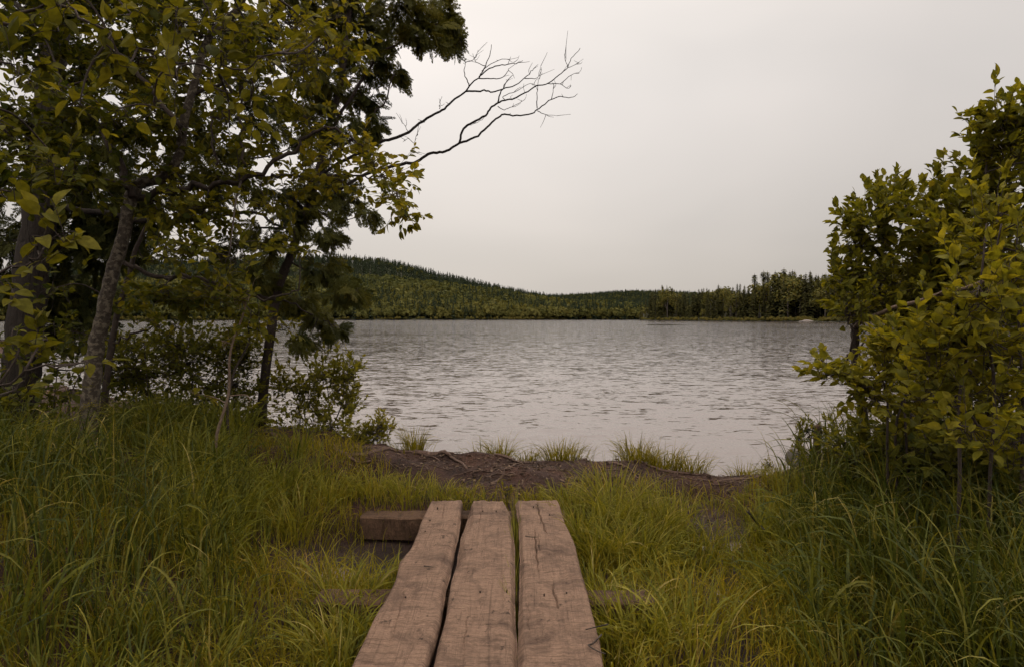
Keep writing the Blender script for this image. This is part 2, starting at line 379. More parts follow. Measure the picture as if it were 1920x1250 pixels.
# headland on the right
_pt = [.184, .19, .2, .26, .33, .4, .47, .6, .9, 1.6]; _pd = [430, 412, 396, 350, 315, 285, 262, 225, 170, 110]
def head_h(t, Y):
    s = np.interp(t, _pt, _pd); u = Y-s
    edge = sstep(.1835, .192, t)
    return np.where(u < 0, np.maximum(u*.12, -1.5), .25+.055*np.minimum(u, 60)+.012*np.maximum(u-60, 0))*edge-1.5*(1-edge)-sstep(150, 260, u)*8
polar('headland', np.concatenate([np.linspace(.182, .2, 16), np.linspace(.21, 1.6, 120)]), np.concatenate([np.arange(95, 460, 4), np.arange(460, 760, 15)]), M['hill'], head_h, 'low wooded headland on the right shore')
def blob_tree(seed, n=46):
    r = np.random.default_rng(seed); V = []; Q = []
    for i in range(n):
        d = norm(r.normal(size=3)); d[2] = abs(d[2])*1.1-.35; rad = r.uniform(.65, 1.0)*(1+.18*math.sin(3*d[0]*3+seed)+.15*math.sin(5*d[1]+seed))
        c = np.array([.34*d[0], .34*d[1], .60+.36*d[2]])*np.array([rad, rad, 1]); nn = norm(d+r.normal(size=3)*.5)
        a = norm(np.cross(nn, [0, .3, 1])); b = np.cross(nn, a); s = r.uniform(.11, .18)
        k = len(V); V += [c+a*s, c+b*s, c-a*s, c-b*s*r.uniform(.6, 1)]; Q.append((k, k+1, k+2, k+3))
    return np.array(V), np.array(Q)
def cone_tree(seed, n=44, w=.17):
    r = np.random.default_rng(seed); V = []; Q = []
    for i in range(n):
        z = r.uniform(0.02, 1)**1.1; a = r.uniform(0, 6.28); rad = w*(1-z)**.8*r.uniform(.6, 1.15)
        d = np.array([math.cos(a), math.sin(a), 0]); tn = np.array([-d[1], d[0], 0]); s = .06*(1.15-z)+.012
        c = np.array([0, 0, z]); k = len(V)
        V += [c+tn*s*.3, c+d*rad+tn*s-[0, 0, .05], c+d*rad*1.15-[0, 0, .085], c+d*rad-tn*s-[0, 0, .05]]; Q.append((k, k+1, k+2, k+3))
    return np.array(V), np.array(Q)
def in_x(T): # template authored z-up -> Scatter frame with x=forward, z=up: keep as is
    return T
BL = [blob_tree(i) for i in range(5)]; CN = [cone_tree(i) for i in range(4)]
def forest(name, label, cells):
    sb = Scatter(BL); sc = Scatter(CN)
    for (t0, t1, Y0, Y1, n, hmin, hmax, conif, br) in cells:
        t = R.uniform(t0, t1, n); s = np.interp(t, _st, _sd); Y = R.uniform(Y0, Y1, n); Y = np.where(Y0 < 500, s+R.uniform(0, 1, n)**1.3*(Y1+20-s), Y)
        Y = np.maximum(Y, s+1+R.uniform(0, 10, n)); z = far_h(t, Y); x = t*Y
        sp = noise2(x, Y, .03, 5, 3); br_n = noise2(x, Y, .018, 6, 3)
        for i in range(n):
            a = R.uniform(0, 6.28); hh = R.uniform(hmin, hmax); xd = (math.cos(a), math.sin(a), 0)
            con = conif+.35*sp[i]
            if R.random() < con:
                sc.add((x[i], Y[i], z[i]-.3), xd, (0, 0, 1), hh*R.uniform(.95, 1.3), R.uniform(0, .7)*(.6+.4*br))
            else:
                sb.add((x[i], Y[i], z[i]-1.2), xd, (0, 0, 1), hh*R.uniform(.75, 1.05), np.clip(R.uniform(.25, .62)+.26*br_n[i], 0, 1)*br)
    o1 = sb.link(name, M['far_leaf']); tag(o1, label, kind='stuff')
    o2 = sc.link('conifer_wood', M['far_spruce']); tag(o2, 'dark spruces mixed through the wooded slope across the lake', kind='stuff')
forest('distant_wood', 'olive green woods covering the slope across the lake', [
    (-.85, .23, 450, 600, 5200, 8, 12, .4, .85), (-.85, .23, 545, 640, 3600, 9, 13, .3, .9), (-.9, .25, 640, 830, 7000, 9, 14, .25, .9),
    (-.9, .25, 830, 1000, 1500, 12, 16, .3, .9), (-.9, .30, 1040, 1500, 8000, 12, 17, 1.05, .5), (-.3, .45, 2050, 2600, 7000, 16, 20, .8, .4), (.15, .6, 600, 760, 700, 11, 15, .4, .9), (-.2, .4, 1500, 2080, 6500, 13, 17, .8, .45)])
# narrow strips of reeds and scrub at the feet of the two far shores
def scrub(name, label, pts, n, h, w):
    sb = Scatter(BL); pts = np.array(pts, float)
    for i in range(n):
        u = R.uniform(0, len(pts)-1.001); k = int(u); p = pts[k]+(pts[k+1]-pts[k])*(u-k)
        sb.add((p[0]+R.uniform(-w, w)*.4, p[1]+R.uniform(0, w), -.25), (1, .1, 0), (0, 0, 1), R.uniform(.4, 1)*h, R.uniform(.55, 1))
    tag(sb.link(name, M['far_leaf']), label, kind='stuff')
scrub('shore_scrub', 'yellow green scrub along the waterline of the right headland', [(t*(np.interp(t, _pt, _pd)+1), np.interp(t, _pt, _pd)+1) for t in np.linspace(.19, .62, 30)], 420, 2.6, 4)
scrub('far_reeds', 'olive reeds and scrub at the foot of the slope across the lake', [(t*(np.interp(t, _st, _sd)+3), np.interp(t, _st, _sd)+1) for t in np.concatenate([np.linspace(-.8, .19, 40), np.linspace(-.01, .045, 12)])], 1100, 3.4, 7)
# trees of the headland, each its own
def spruce_mesh(seed, kind):
    r = np.random.default_rng(seed); V = []; Q = []; TI = []
    def leafq(c, a, b, tint):
        k = len(V); V.extend([c-a, c+b, c+a, c-b]); Q.append((k, k+1, k+2, k+3)); TI.extend([tint]*4)
    if kind in ('spruce', 'slim', 'club'):
        w = {'spruce': .16, 'slim': .085, 'club': .05}[kind]; lv = 34
        for i in range(lv):
            z = (.02 if kind != 'club' else .12)+(.97-(0 if kind != 'club' else .10))*i/lv
            prof = (1-z)**.75*r.uniform(.65, 1.15)
            if kind == 'club': prof = .40+.55*math.exp(-((z-.88)/.09)**2)+.25*r.random(); prof *= .75 if z > .97 else 1
            for j in range(9):
                a = r.uniform(0, 6.28); L = w*prof*r.uniform(.6, 1.15)+.008; d = np.array([math.cos(a), math.sin(a), 0]); tn = np.array([-d[1], d[0], 0])
                for q in (.45, .85):
                    c = np.array([0, 0, z])+d*L*q-np.array([0, 0, .22*L*q+.01]); s = .016+.13*L
                    leafq(c, d*s*1.4-np.array([0, 0, s*.6]), tn*s+np.array([0, 0, r.uniform(-.3, .3)*s]), np.clip(r.uniform(0, .75)+.15*q, 0, 1))
    else:
        n = 520; lobes = r.normal(size=(9, 3)); lobes[:, 2] = np.abs(lobes[:, 2]); lobes = norm(lobes)
        for i in range(n):
            l = lobes[i % 9]; low = .12 if kind == 'round' else .36
            cc = np.array([l[0]*.17, l[1]*.17, low+(1-low)*(.35+.42*l[2])]); d = norm(r.normal(size=3))
            c = cc+d*np.array([.11, .11, .14])*r.uniform(.55, 1.05); nn = norm(d+.6*r.normal(size=3)); a = norm(np.cross(nn, [.1, .2, 1])); b = np.cross(nn, a)
            s = r.uniform(.014, .028); leafq(c, a*s, b*s, np.clip(r.uniform(.2, .95), 0, 1))
    me = link_mesh('crown', np.array(V), [np.array(Q)], M['headland_spruce'] if kind in ('spruce', 'slim', 'club') else M['far_leaf'], None, TI)
    tb = Tubes(); tb.add(smooth_path([(0, 0, -.03), (.003, .002, .4), (0, .003, .8), (0, 0, 1.0 if kind in ('spruce', 'slim', 'club') else .8)], 3), .013, .003, 6)
    if kind == 'round' or kind == 'pine':
        for i in range(5):
            l = lobes[i]; tb.add(smooth_path([(0, 0, .35), (l[0]*.08, l[1]*.08, .5), (l[0]*.17, l[1]*.17, .6+.25*l[2])], 2), .006, .002, 4)
    tr = tb.link('trunk', M['far_trunk']); return tr, me
protos = {}
KIND_LABEL = {'spruce': ('pointed dark spruce standing in the belt of trees on the right headland', 'spruces along the right headland'),
              'slim': ('narrow spire spruce standing in the belt of trees on the right headland', 'narrow spruces along the right headland'),
              'round': ('rounded olive broadleaf tree standing in the belt of trees on the right headland', 'broadleaf trees along the right headland'),
              'pine': ('tall bare-stemmed tree with a loose high crown on the right headland', 'high crowned trees along the right headland'),
              'club': ('bare spire spruce with a tufted top rising above the headland trees', None)}
def place_tree(kind, var, t, Y, h, label=None, wide=1.):
    key = (kind, var); lab, grp = KIND_LABEL[kind]
    if label: lab, grp = label, None
    root = bpy.data.objects.new({'spruce': 'spruce_tree', 'slim': 'spruce_tree', 'round': 'broadleaf_tree', 'pine': 'pine_tree', 'club': 'spruce_tree'}[kind], None); col.objects.link(root)
    root['label'] = lab; root['category'] = 'tree'
    if grp: root['group'] = grp
    if key not in protos: protos[key] = spruce_mesh(hash(kind) % 50*0+var*17+len(kind)*3, kind); parts = protos[key]
    else:
        parts = []
        for p in protos[key]:
            c = p.copy(); col.objects.link(c); parts.append(c)
    for c in parts: c.parent = root
    root.location = (t*Y, Y, float(head_h(np.array(t), np.array(float(Y))))-.2)
    root.rotation_euler = (0, 0, random.uniform(0, 6.28)); root.scale = (h*wide, h*wide, h)
def shr(t): return float(np.interp(t, _pt, _pd))
_px = [1190, 1205, 1225, 1245, 1262, 1275, 1300, 1330, 1345, 1357, 1368, 1385, 1402, 1412, 1425, 1440, 1460, 1485, 1500, 1520, 1540, 1560, 1700, 1900]
_py = [590, 572, 552, 540, 545, 553, 553, 548, 541, 537, 544, 540, 540, 538, 530, 522, 514, 514, 524, 518, 520, 516, 490, 470]
def top_at(t): return float(np.interp(960+t*F, _px, _py))-(6 if t > .2 else 2)
# named ones
def one(kind, var, px, py, off, label, wide=1.):
    t = (px-960)/F; Y = shr(t)+off; z = float(head_h(np.array(t), np.array(Y)))
    place_tree(kind, var, t, Y, (HZ-py)/F*Y+CZ-z, label, wide)
one('club', 0, 1414, 512, 22, 'bare tufted spruce standing alone against the sky above the headland')
one('club', 1, 1431, 506, 26, 'left one of the twin dark spire tops near the middle of the headland', 1.05)
one('club', 2, 1438, 507, 30, 'right one of the twin dark spire tops near the middle of the headland', .95)
one('club', 0, 1469, 501, 24, 'tallest dark spire tree with a tufted tip on the headland', .9)
one('round', 0, 1246, 538, 12, 'broad rounded olive tree at the tip of the headland', 1.1)
one('slim', 0, 1224, 542, 16, 'thin dark snag-like spruce at the left tip of the headland', .6)
one('slim', 1, 1250, 533, 18, 'thin dark spire poking out above the rounded tree at the headland tip', .5)
one('round', 1, 1356, 532, 14, 'rounded olive tree rising midway along the headland', .95)
one('pine', 0, 1480, 506, 20, 'loose crowned tree just right of the tallest spire on the headland', .9)
one('pine', 1, 1493, 508, 22, 'second loose crowned tree right of the tallest spire on the headland', .9)
one('spruce', 2, 1518, 506, 20, 'broad pale trunked conifer near the right shrubs on the headland', .9)
one('pine', 2, 1537, 509, 18, 'leaning topped conifer beside the edge of the right foreground shrub', .9)
for i in range(280):
    u = i/280; t = .186+(.80-.186)*u+random.uniform(-.002, .002); off = 3+32*random.random(); Y = shr(t)+off
    z = float(head_h(np.array(t), np.array(Y))); front = off < 9
    py = top_at(t)+ (random.uniform(8, 34) if front else random.uniform(-5, 9))
    h = max(2.2, (HZ-py)/F*Y+CZ-z)
    kind = random.choices(['spruce', 'slim', 'round', 'pine'], [.5, .34, .11, .05])[0]
    if h < 7: kind = 'round'
    place_tree(kind, random.randrange(3 if kind != 'spruce' else 4), t, Y, h, wide=random.uniform(.85, 1.25)*(1.25 if kind in ('round',) else 1))
def rock(name, label, loc, s, seed=1):
    r = np.random.default_rng(seed)
    import bmesh
    bm = bmesh.new(); bmesh.ops.create_icosphere(bm, subdivisions=3, radius=1)
    for v in bm.verts:
        c = np.array(v.co); k = 1+.22*noise2(c[0]+seed, c[1]*1.3+c[2], 2.2, seed % 5, 3); k -= .12*max(0, c[2]-.5)
        v.co = Vector([c[i]*k*s[i] for i in range(3)])
    me = bpy.data.meshes.new(name); bm.to_mesh(me); bm.free(); me.materials.append(M['rock'])
    o = bpy.data.objects.new(name, me); col.objects.link(o); o.location = loc; tag(o, label, 'rock')
t = (1515-960)/F; Y = shr(t)-1; rock('boulder', 'pale boulder on the waterline of the headland beside the right shrub', (t*Y, Y, .1), (2.6, 1.4, .75), 3)
t = (1502-960)/F; Y = shr(t)-1; rock('boulder', 'small pale stone left of the boulder on the headland waterline', (t*Y, Y, .05), (1.0, .7, .35), 4)
# ------------------------------------------------------------------ boardwalk
ZP = .35
def onplank(px, py, z=ZP):
    v = fw+np.array([(px-960)/F, 0, 0])+up*((625-py)/F); k = (z-CZ)/v[2]; q = v*k; return q[0], q[1]
planks = [([(808, 936), (795, 962), (785, 990), (770, 1025), (752, 1045), (745, 1075), (722, 1120), (690, 1180), (655, 1250)],
           [(866, 936), (862, 960), (858, 995), (850, 1030), (840, 1075), (832, 1110), (822, 1160), (812, 1200), (798, 1250)], 'left plank, slightly narrower, with a split right edge'),
          ([(887, 937), (878, 965), (866, 1000), (858, 1040), (847, 1090), (838, 1140), (826, 1190), (812, 1250)],
           [(946, 937), (957, 960), (962, 1000), (964, 1040), (964, 1100), (965, 1160), (968, 1250)], 'middle plank with a dark worn hollow'),
          ([(967, 936), (973, 965), (976, 1010), (977, 1060), (977, 1120), (975, 1180), (972, 1250)],
           [(1046, 936), (1055, 965), (1070, 1000), (1079, 1022), (1085, 1050), (1098, 1100), (1108, 1140), (1122, 1190), (1130, 1250)], 'right plank with long dark cracks')]
bw = thing('boardwalk', 'worn wooden boardwalk of three thick planks ending in the grass', 'boardwalk', (-.13, 3, .1))
nails = Tubes()
def plank(L, Rr, label, seed, tilt, bev=(), cr=()):
    cracks = []
    for L_, wc, dc in cr:
        q = np.array([onplank(*p) for p in L_]); q = q[np.argsort(q[:, 1])]; cracks.append((q[:, 1], q[:, 0], wc, dc))
    l = np.array([onplank(*q) for q in L]); r = np.array([onplank(*q) for q in Rr])
    l = l[np.argsort(l[:, 1])]; r = r[np.argsort(r[:, 1])]
    y1 = (l[-1, 1]+r[-1, 1])/2; ys = np.concatenate([np.linspace(.7, 2.4, 20)[:-1], np.linspace(2.4, y1, 230)])
    xl = np.interp(ys, l[:, 1], l[:, 0])+.004*noise2(ys*3, ys*0+seed, 3, seed); xr = np.interp(ys, r[:, 1], r[:, 0])+.004*noise2(ys*3, ys*0+seed+5, 3, seed+1)
    _sn = noise2(ys*9, ys*0, 2, seed)
    xl = np.convolve(np.pad(xl, 2, 'edge'), np.ones(5)/5, 'valid'); xr = np.convolve(np.pad(xr, 2, 'edge'), np.ones(5)/5, 'valid')
    nu = 84; u = np.linspace(0, 1, nu+1)[None, :]; Yg = ys[:, None]*np.ones_like(u); X = xl[:, None]+(xr-xl)[:, None]*u
    Z = ZP+tilt*(u-.5)+.004*noise2(X*8, Yg*2.2, 2, seed)+.0035*noise2(X*30, Yg*5, 2, seed+2)-.004*np.exp(-((Yg-y1)/.02)**2)
    Z = Z-.010*np.clip(1-u/.05, 0, 1)**1.5-.012*np.clip((u-.95)/.05, 0, 1)**1.5
    for (pl, _) in bev:
        y0, yb, wd, dp, sd = pl; e = np.clip((Yg-y0)/.03, 0, 1)*np.clip((yb-Yg)/.03, 0, 1); uu = u if sd < 0 else 1-u
        Z = Z-dp*e*np.clip(1-uu/(wd*(1+.3*np.sin(Yg*9+seed))), 0, 1)**.8
    for (cy, cx_, wc, dc) in cracks:
        xc = np.interp(Yg, cy, cx_)+.003*np.sin(Yg*40); t = np.clip((Yg-cy[0])/(cy[-1]-cy[0]), 0, 1); Z = Z-dc*np.sqrt(np.sin(math.pi*t))*np.exp(-((X-xc)/wc)**2)
    Z = Z-.0018*np.abs(np.sin(Yg*330+6*np.sin(X*7+seed)+2*_sn[:, None]))
    Yg[-1] += .008*noise2(X[-1]*20, 0*X[-1], 2, seed)
    lo = lambda xe, dxx, dz, k: np.stack([xe+dxx+.003*noise2(ys*9, ys*0+dz*30+k, 2, seed+3), Yg[:, 0], np.full(len(ys), ZP+dz)], -1)[:, None]
    V = np.concatenate([np.stack([X, Yg, Z], -1), lo(xr, .006, -.03, 0), lo(xr, .004, -.055, 0), lo(xr, -.004, -.078, 0), lo(xl, .004, -.078, 4), lo(xl, -.004, -.055, 4), lo(xl, -.006, -.03, 4)], 1).reshape(-1, 3)
    V = np.array(V); m = nu+7; idx = np.arange(len(V)).reshape(len(ys), m)
    q = np.stack([idx[:-1], np.roll(idx, -1, 1)[:-1], np.roll(idx, -1, 1)[1:], idx[1:]], -1).reshape(-1, 4)
    o = link_mesh('plank', V, [q, idx[-1:, ::-1], idx[:1]], M['plank'], bw, smooth=False)
    o['label'] = label
    me = o.data; me.polygons.foreach_set('use_smooth', np.full(len(me.polygons), True)); me.set_sharp_from_angle(angle=math.radians(45))
    # shift texture space so that the boards differ
    return o, xl, xr, ys
for k, (L, Rr, lab) in enumerate(planks):
    plank(L, Rr, lab, k+1, (.006, -.004, .008)[k],
          ([((3.0, 4.28, .13, .022, 1), 0)], [((3.4, 4.55, .12, .024, -1), 0), ((2.0, 4.8, .06, .018, 1), 0)], [((2.0, 4.7, .05, .012, -1), 0)])[k],
          ([([(848, 1055), (846, 1080), (838, 1100)], .0035, .02), ([(760, 1100), (745, 1160), (728, 1210)], .002, .006), ([(834, 940), (828, 975)], .002, .008)],
           [([(905, 940), (900, 970), (896, 990)], .002, .007), ([(880, 1130), (872, 1190), (866, 1245)], .002, .007), ([(940, 1060), (944, 1130)], .002, .006)],
           [([(1006, 938), (1012, 965), (1020, 985), (1025, 1002)], .0035, .018), ([(1002, 988), (1005, 1030), (1010, 1072)], .003, .016), ([(1009, 1000), (1012, 1035)], .002, .01), ([(1034, 1092), (1042, 1120), (1049, 1142)], .0032, .014), ([(990, 1120), (992, 1200)], .002, .006)])[k])
def box_beam(x0, x1, y0, y1, z0, z1, label, seed, mat):
    nx = 40; V = []; 
    for i in range(nx+1):
        x = x0+(x1-x0)*i/nx; n = lambda a, s: .008*float(noise2(x*4, a, 2, s)); 
        for (y, z) in ((y0, z0), (y1, z0), (y1, z1-.008), (y1-.012, z1), (y0+.012, z1), (y0, z1-.010)):
            V.append((x+n(z, seed)*(.6 if i in (0, nx) else 0), y+n(z*9, seed+1), z+n(y*9, seed+2)))
    m = 6; idx = np.arange(len(V)).reshape(nx+1, m)
    q = np.stack([idx[:-1], idx[1:], np.roll(idx, -1, 1)[1:], np.roll(idx, -1, 1)[:-1]], -1).reshape(-1, 4)
    o = link_mesh('cross_beam', V, [q, idx[:1], idx[-1:, ::-1]], mat, bw); o['label'] = label
box_beam(-1.02, .36, 4.54, 4.72, .12, .268, 'far cross beam sticking out left under the plank ends', 1, M['beam'])
box_beam(-.95, .68, 3.22, 3.40, .05, .245, 'near cross beam half hidden in grass on both sides', 3, M['beam'])
box_beam(-.9, .7, 1.5, 1.7, .07, .262, 'cross beam under the near end of the planks', 4, M['beam'])
# cracks: thin dark wedges of shrinkage are real grooves filled by shadow; nail heads
M['rust'] = bark_mat('rusty_nail', (.02, .012, .01), (.05, .028, .02), (.08, .05, .04))
for (px, py) in ((806, 975), (797, 996), (820, 952), (905, 958), (930, 958), (1000, 950), (1030, 965), (1062, 1112), (900, 1110), (950, 1107), (760, 1120), (1020, 1115)):
    x, y = onplank(px, py); tb = Tubes(); tb.add([(x, y, ZP-.02), (x+.001, y, ZP+.001), (x+.001, y, ZP+.006)], .0035, .004, 8); tb.link('nail_head', M['rust'], bw)
# debris lying on the boards
def stick(label, pts, r, mat, name='twig', cat='twig', group=None):
    tb = Tubes(); tb.add(smooth_path(pts, 4), r, r*.5, 6, .2); o = tb.link(name, mat); tag(o, label, cat, group); return o
def plank_pts(L, dz=.010): return [(*onplank(px, py), ZP+dz+.003) for px, py in L]
stick('short dark twig lying across the left plank', plank_pts([(795, 1065), (804, 1066), (813, 1067)]), .0035, M['thin_bark'])
stick('thin brown twig lying near the left edge of the right plank', plank_pts([(985, 1008), (996, 1010), (1008, 1010)]), .003, M['thin_bark'])
stick('bent dark twig at the lower right edge of the right plank', plank_pts([(1128, 1196), (1112, 1212), (1103, 1216), (1118, 1226), (1135, 1232)], .012), .004, M['thin_bark'])
stick('forked twig sticking out of the grass onto the right plank', plank_pts([(1140, 1180), (1118, 1185), (1098, 1190)], .02), .003, M['dead_bark'])
stick('dead dark stick leaning out of the grass by the right mud hole', [P(1402, 958, 4.4), P(1425, 985, 4.4), P(1440, 1000, 4.35), P(1452, 1030, 4.3)], .008, M['dead_bark'], 'stick', 'stick')
# ------------------------------------------------------------------ grasses
def blades(n, x, y, hgt, wid, az, tilt, bend, tint, z=None, segs=6, three=False, kink=None, ex=1.6):
    z = H(x, y)-.01 if z is None else z
    s = np.linspace(0, 1, segs+1)[None, :]
    th = tilt[:, None]+bend[:, None]*s**ex
    if kink is not None: th = th+kink[:, None]*(s > .62)
    ds = hgt[:, None]/segs
    dx = np.sin(th)*ds; dz = np.cos(th)*ds
    rx = np.concatenate([np.zeros((n, 1)), np.cumsum(dx[:, :-1], 1)], 1); rz = np.concatenate([np.zeros((n, 1)), np.cumsum(dz[:, :-1], 1)], 1)
    cx = x[:, None]+rx*np.cos(az)[:, None]; cy = y[:, None]+rx*np.sin(az)[:, None]; cz = z[:, None]+rz
    floor = H(cx, cy)+.005; cz = np.maximum(cz, floor*(s > .15)+cz*(s <= .15))
    w = wid[:, None]*np.clip(.55+1.2*s, 0, 1)*(1-s**2.5)*.5+.0004
    tw = R.uniform(-.7, .7, n)[:, None]*(1+s)
    sx = -np.sin(az)[:, None]*np.cos(tw); sy = np.cos(az)[:, None]*np.cos(tw); sz = np.sin(tw)
    C = np.stack([cx, cy, cz], -1); S = np.stack([sx, sy, sz], -1)*w[..., None]
    if three:
        Vv = np.stack([C-S, C-np.stack([0*cx, 0*cx, w*.5], -1), C+S], 2); k = 3
    else: Vv = np.stack([C-S, C+S], 2); k = 2
    m = (segs+1)*k; idx = np.arange(m).reshape(segs+1, k)
    q = np.stack([idx[:-1, :-1], idx[:-1, 1:], idx[1:, 1:], idx[1:, :-1]], -1).reshape(-1, 4)
    Q = (q[None]+(np.arange(n)*m)[:, None, None]).reshape(-1, 4)
    return Vv.reshape(-1, 3), Q, np.repeat(np.clip(tint, 0, 1), m)
class Grass:
    def __init__(s): s.V = []; s.Q = []; s.T = []; s.n = 0
    def add(s, *a, **k):
        V, Q, T = blades(*a, **k); s.V.append(V); s.Q.append(Q+s.n); s.T.append(T); s.n += len(V)
    def link(s, name, mat, parent=None): return link_mesh(name, np.concatenate(s.V), [np.concatenate(s.Q)], mat, parent, np.concatenate(s.T), smooth=True)
def on_boards(x, y, m=.0): return (x > -.62-m) & (x < .33+m) & (y < 4.82+m)
def sample(n, x0, x1, y0, y1, dens):
    X = []; Y = []
    tot = 0
    while tot < n:
        x = R.uniform(x0, x1, n*2); y = R.uniform(y0, y1, n*2); k = (R.random(n*2) < dens(x, y)) & (np.abs(x) < .82*y+.5)
        X.append(x[k]); Y.append(y[k]); tot += k.sum()
    return np.concatenate(X)[:n], np.concatenate(Y)[:n]
def mudfree(x, y):
    holes = np.exp(-(((x-1.45)/.30)**2+((y-4.85)/.42)**2))*1.3+.75*np.exp(-(((x-1.2)/.30)**2+((y-3.9)/.28)**2))+1.2*np.exp(-(((x+1.1)/.42)**2+((y-4.1)/.32)**2))*1.2+1.6*np.exp(-(((x+.78)/.36)**2+((y-4.32)/.20)**2))
    return 1-np.clip(holes, 0, .97)
def bank_edge(x): return np.interp(x, [-4.5, -2.8, -2.0, -1.3, -.7, -.2, .2, .6, 1.4, 2.0, 2.8, 4], [6.6, 6.6, 6.2, 5.65, 5.2, 4.95, 5.0, 5.3, 5.5, 5.5, 6.0, 7])
def d_short(x, y):
    e = bank_edge(x); c = .35+.65*sstep(-.5, .5, noise2(x, y, 4.5, 8, 3))
    return c*mudfree(x, y)*(~on_boards(x, y, .0))*(1-sstep(e-.15, e+.15, y))*(1-.55*sstep(1.9, 2.6, np.abs(x)))
g = Grass(); n = 27000; x, y = sample(n, -4.6, 4.6, 1.7, 7, d_short)
cl = noise2(x, y, 3.2, 9, 3); hv = .12+.20*R.random(n)+.10*cl; near = np.exp(-(np.minimum(np.abs(x+.62), np.abs(x-.33))/.12)**2)
hv = np.clip(hv*(1-.35*near), .05, .4)
hv = hv*np.where((y < 3.2), .85, 1)*(1-.35*sstep(4.5, 5.0, y))
az = R.uniform(0, 6.28, n)+0
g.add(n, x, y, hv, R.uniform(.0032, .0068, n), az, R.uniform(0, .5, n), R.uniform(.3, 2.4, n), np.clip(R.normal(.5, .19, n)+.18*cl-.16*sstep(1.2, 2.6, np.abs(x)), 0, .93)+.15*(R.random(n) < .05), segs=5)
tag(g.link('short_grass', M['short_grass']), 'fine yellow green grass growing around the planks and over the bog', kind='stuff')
# sedge in clumps
g = Grass()
def clump(cx, cy, n, h, w, spread, tint, lean=0, laz=0, three=False, gr=None, bend=(.5, 2.1)):
    a = R.uniform(0, 6.28, n); r = spread*np.sqrt(R.random(n)); x = cx+r*np.cos(a); y = cy+r*np.sin(a)
    az = a+R.normal(0, .5, n); k = ~on_boards(x, y, -.01)
    k &= R.random(len(x)) < mudfree(x, y)+.08; x, y, az = x[k], y[k], az[k]; n = len(x)
    if n == 0: return
    gr.add(n, x, y, h*R.uniform(.55, 1.1, n), w*R.uniform(.6, 1.2, n), az, R.uniform(.05, .4, n), R.uniform(*bend, n), np.clip(R.normal(tint, .16, n), 0, .95)+.2*(R.random(n) < .03), segs=7, three=three)
for (px, d, n_, h) in ((1090, 4.55, 260, .42), (1150, 4.7, 300, .46), (1220, 4.5, 260, .42), (1120, 4.2, 200, .40), (1190, 4.15, 220, .38), (1260, 4.75, 200, .38), (1110, 3.6, 130, .30), (1160, 3.3, 130, .30), (1260, 3.5, 120, .32),
                      (1060, 4.95, 140, .2), (1010, 4.93, 80, .14), (860, 4.9, 110, .17), (820, 4.9, 120, .2), (760, 4.95, 150, .26), (700, 5.0, 150, .28), (905, 4.9, 70, .13), (600, 3.12, 90, .26), (660, 3.1, 90, .24), (1130, 3.05, 90, .26), (1180, 3.1, 110, .3), (1230, 3.1, 90, .3),
                      (1200, 3.0, 120, .30), (1150, 2.75, 120, .26), (1300, 3.0, 120, .4), (1430, 4.6, 130, .4), (1480, 4.9, 180, .36), (1475, 5.4, 150, .22), (1380, 4.9, 90, .18), (1340, 5.25, 110, .14), (1420, 5.2, 120, .16), (1270, 5.2, 90, .13), (1300, 4.95, 90, .16), (1350, 4.3, 80, .35),
                      (640, 3.4, 150, .34), (700, 3.15, 120, .26), (640, 2.9, 120, .3), (720, 3.7, 120, .26), (590, 3.9, 140, .36), (560, 4.5, 180, .40), (620, 4.9, 180, .30), (520, 4.9, 190, .34)):
    clump((px-960)/F*d, d, int(n_*(.75 if d < 4 else 1)), h, .0115 if d < 4 else .0075, .16, .66, gr=g)
def d_mid(x, y):
    e = bank_edge(x); c = sstep(-.25, .7, noise2(x, y, 2.6, 11, 3))
    side = .22+.78*sstep(.9, 2.0, np.abs(x+.1))
    return c*side*mudfree(x, y)*(~on_boards(x, y, .06))*(1-sstep(e-.45, e-.1, y))
cx, cy = sample(520, -4.5, 4.6, 1.9, 6.4, d_mid)
for a, b in zip(cx, cy):
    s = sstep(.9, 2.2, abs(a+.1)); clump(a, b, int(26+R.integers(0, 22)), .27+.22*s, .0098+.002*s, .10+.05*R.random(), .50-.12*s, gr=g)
for yy in np.arange(3.0, 4.75, .085):   # blades coming up through the gap
    xx = float(onplank(969, 1000)[0])*0+np.interp(yy, [2.6, 4.8], [.012, .027]); k = 5
    g.add(k, np.full(k, xx)+R.normal(0, .006, k), np.full(k, yy)+R.normal(0, .03, k), R.uniform(.22, .36, k), R.uniform(.004, .006, k), R.uniform(1.0, 2.4, k), R.uniform(0, .12, k), R.uniform(.2, 1.5, k), R.uniform(.5, .85, k), segs=7)
tag(g.link('sedge_grass', M['sedge']), 'green tufts of arching sedge between the planks and the shrubs', kind='stuff')
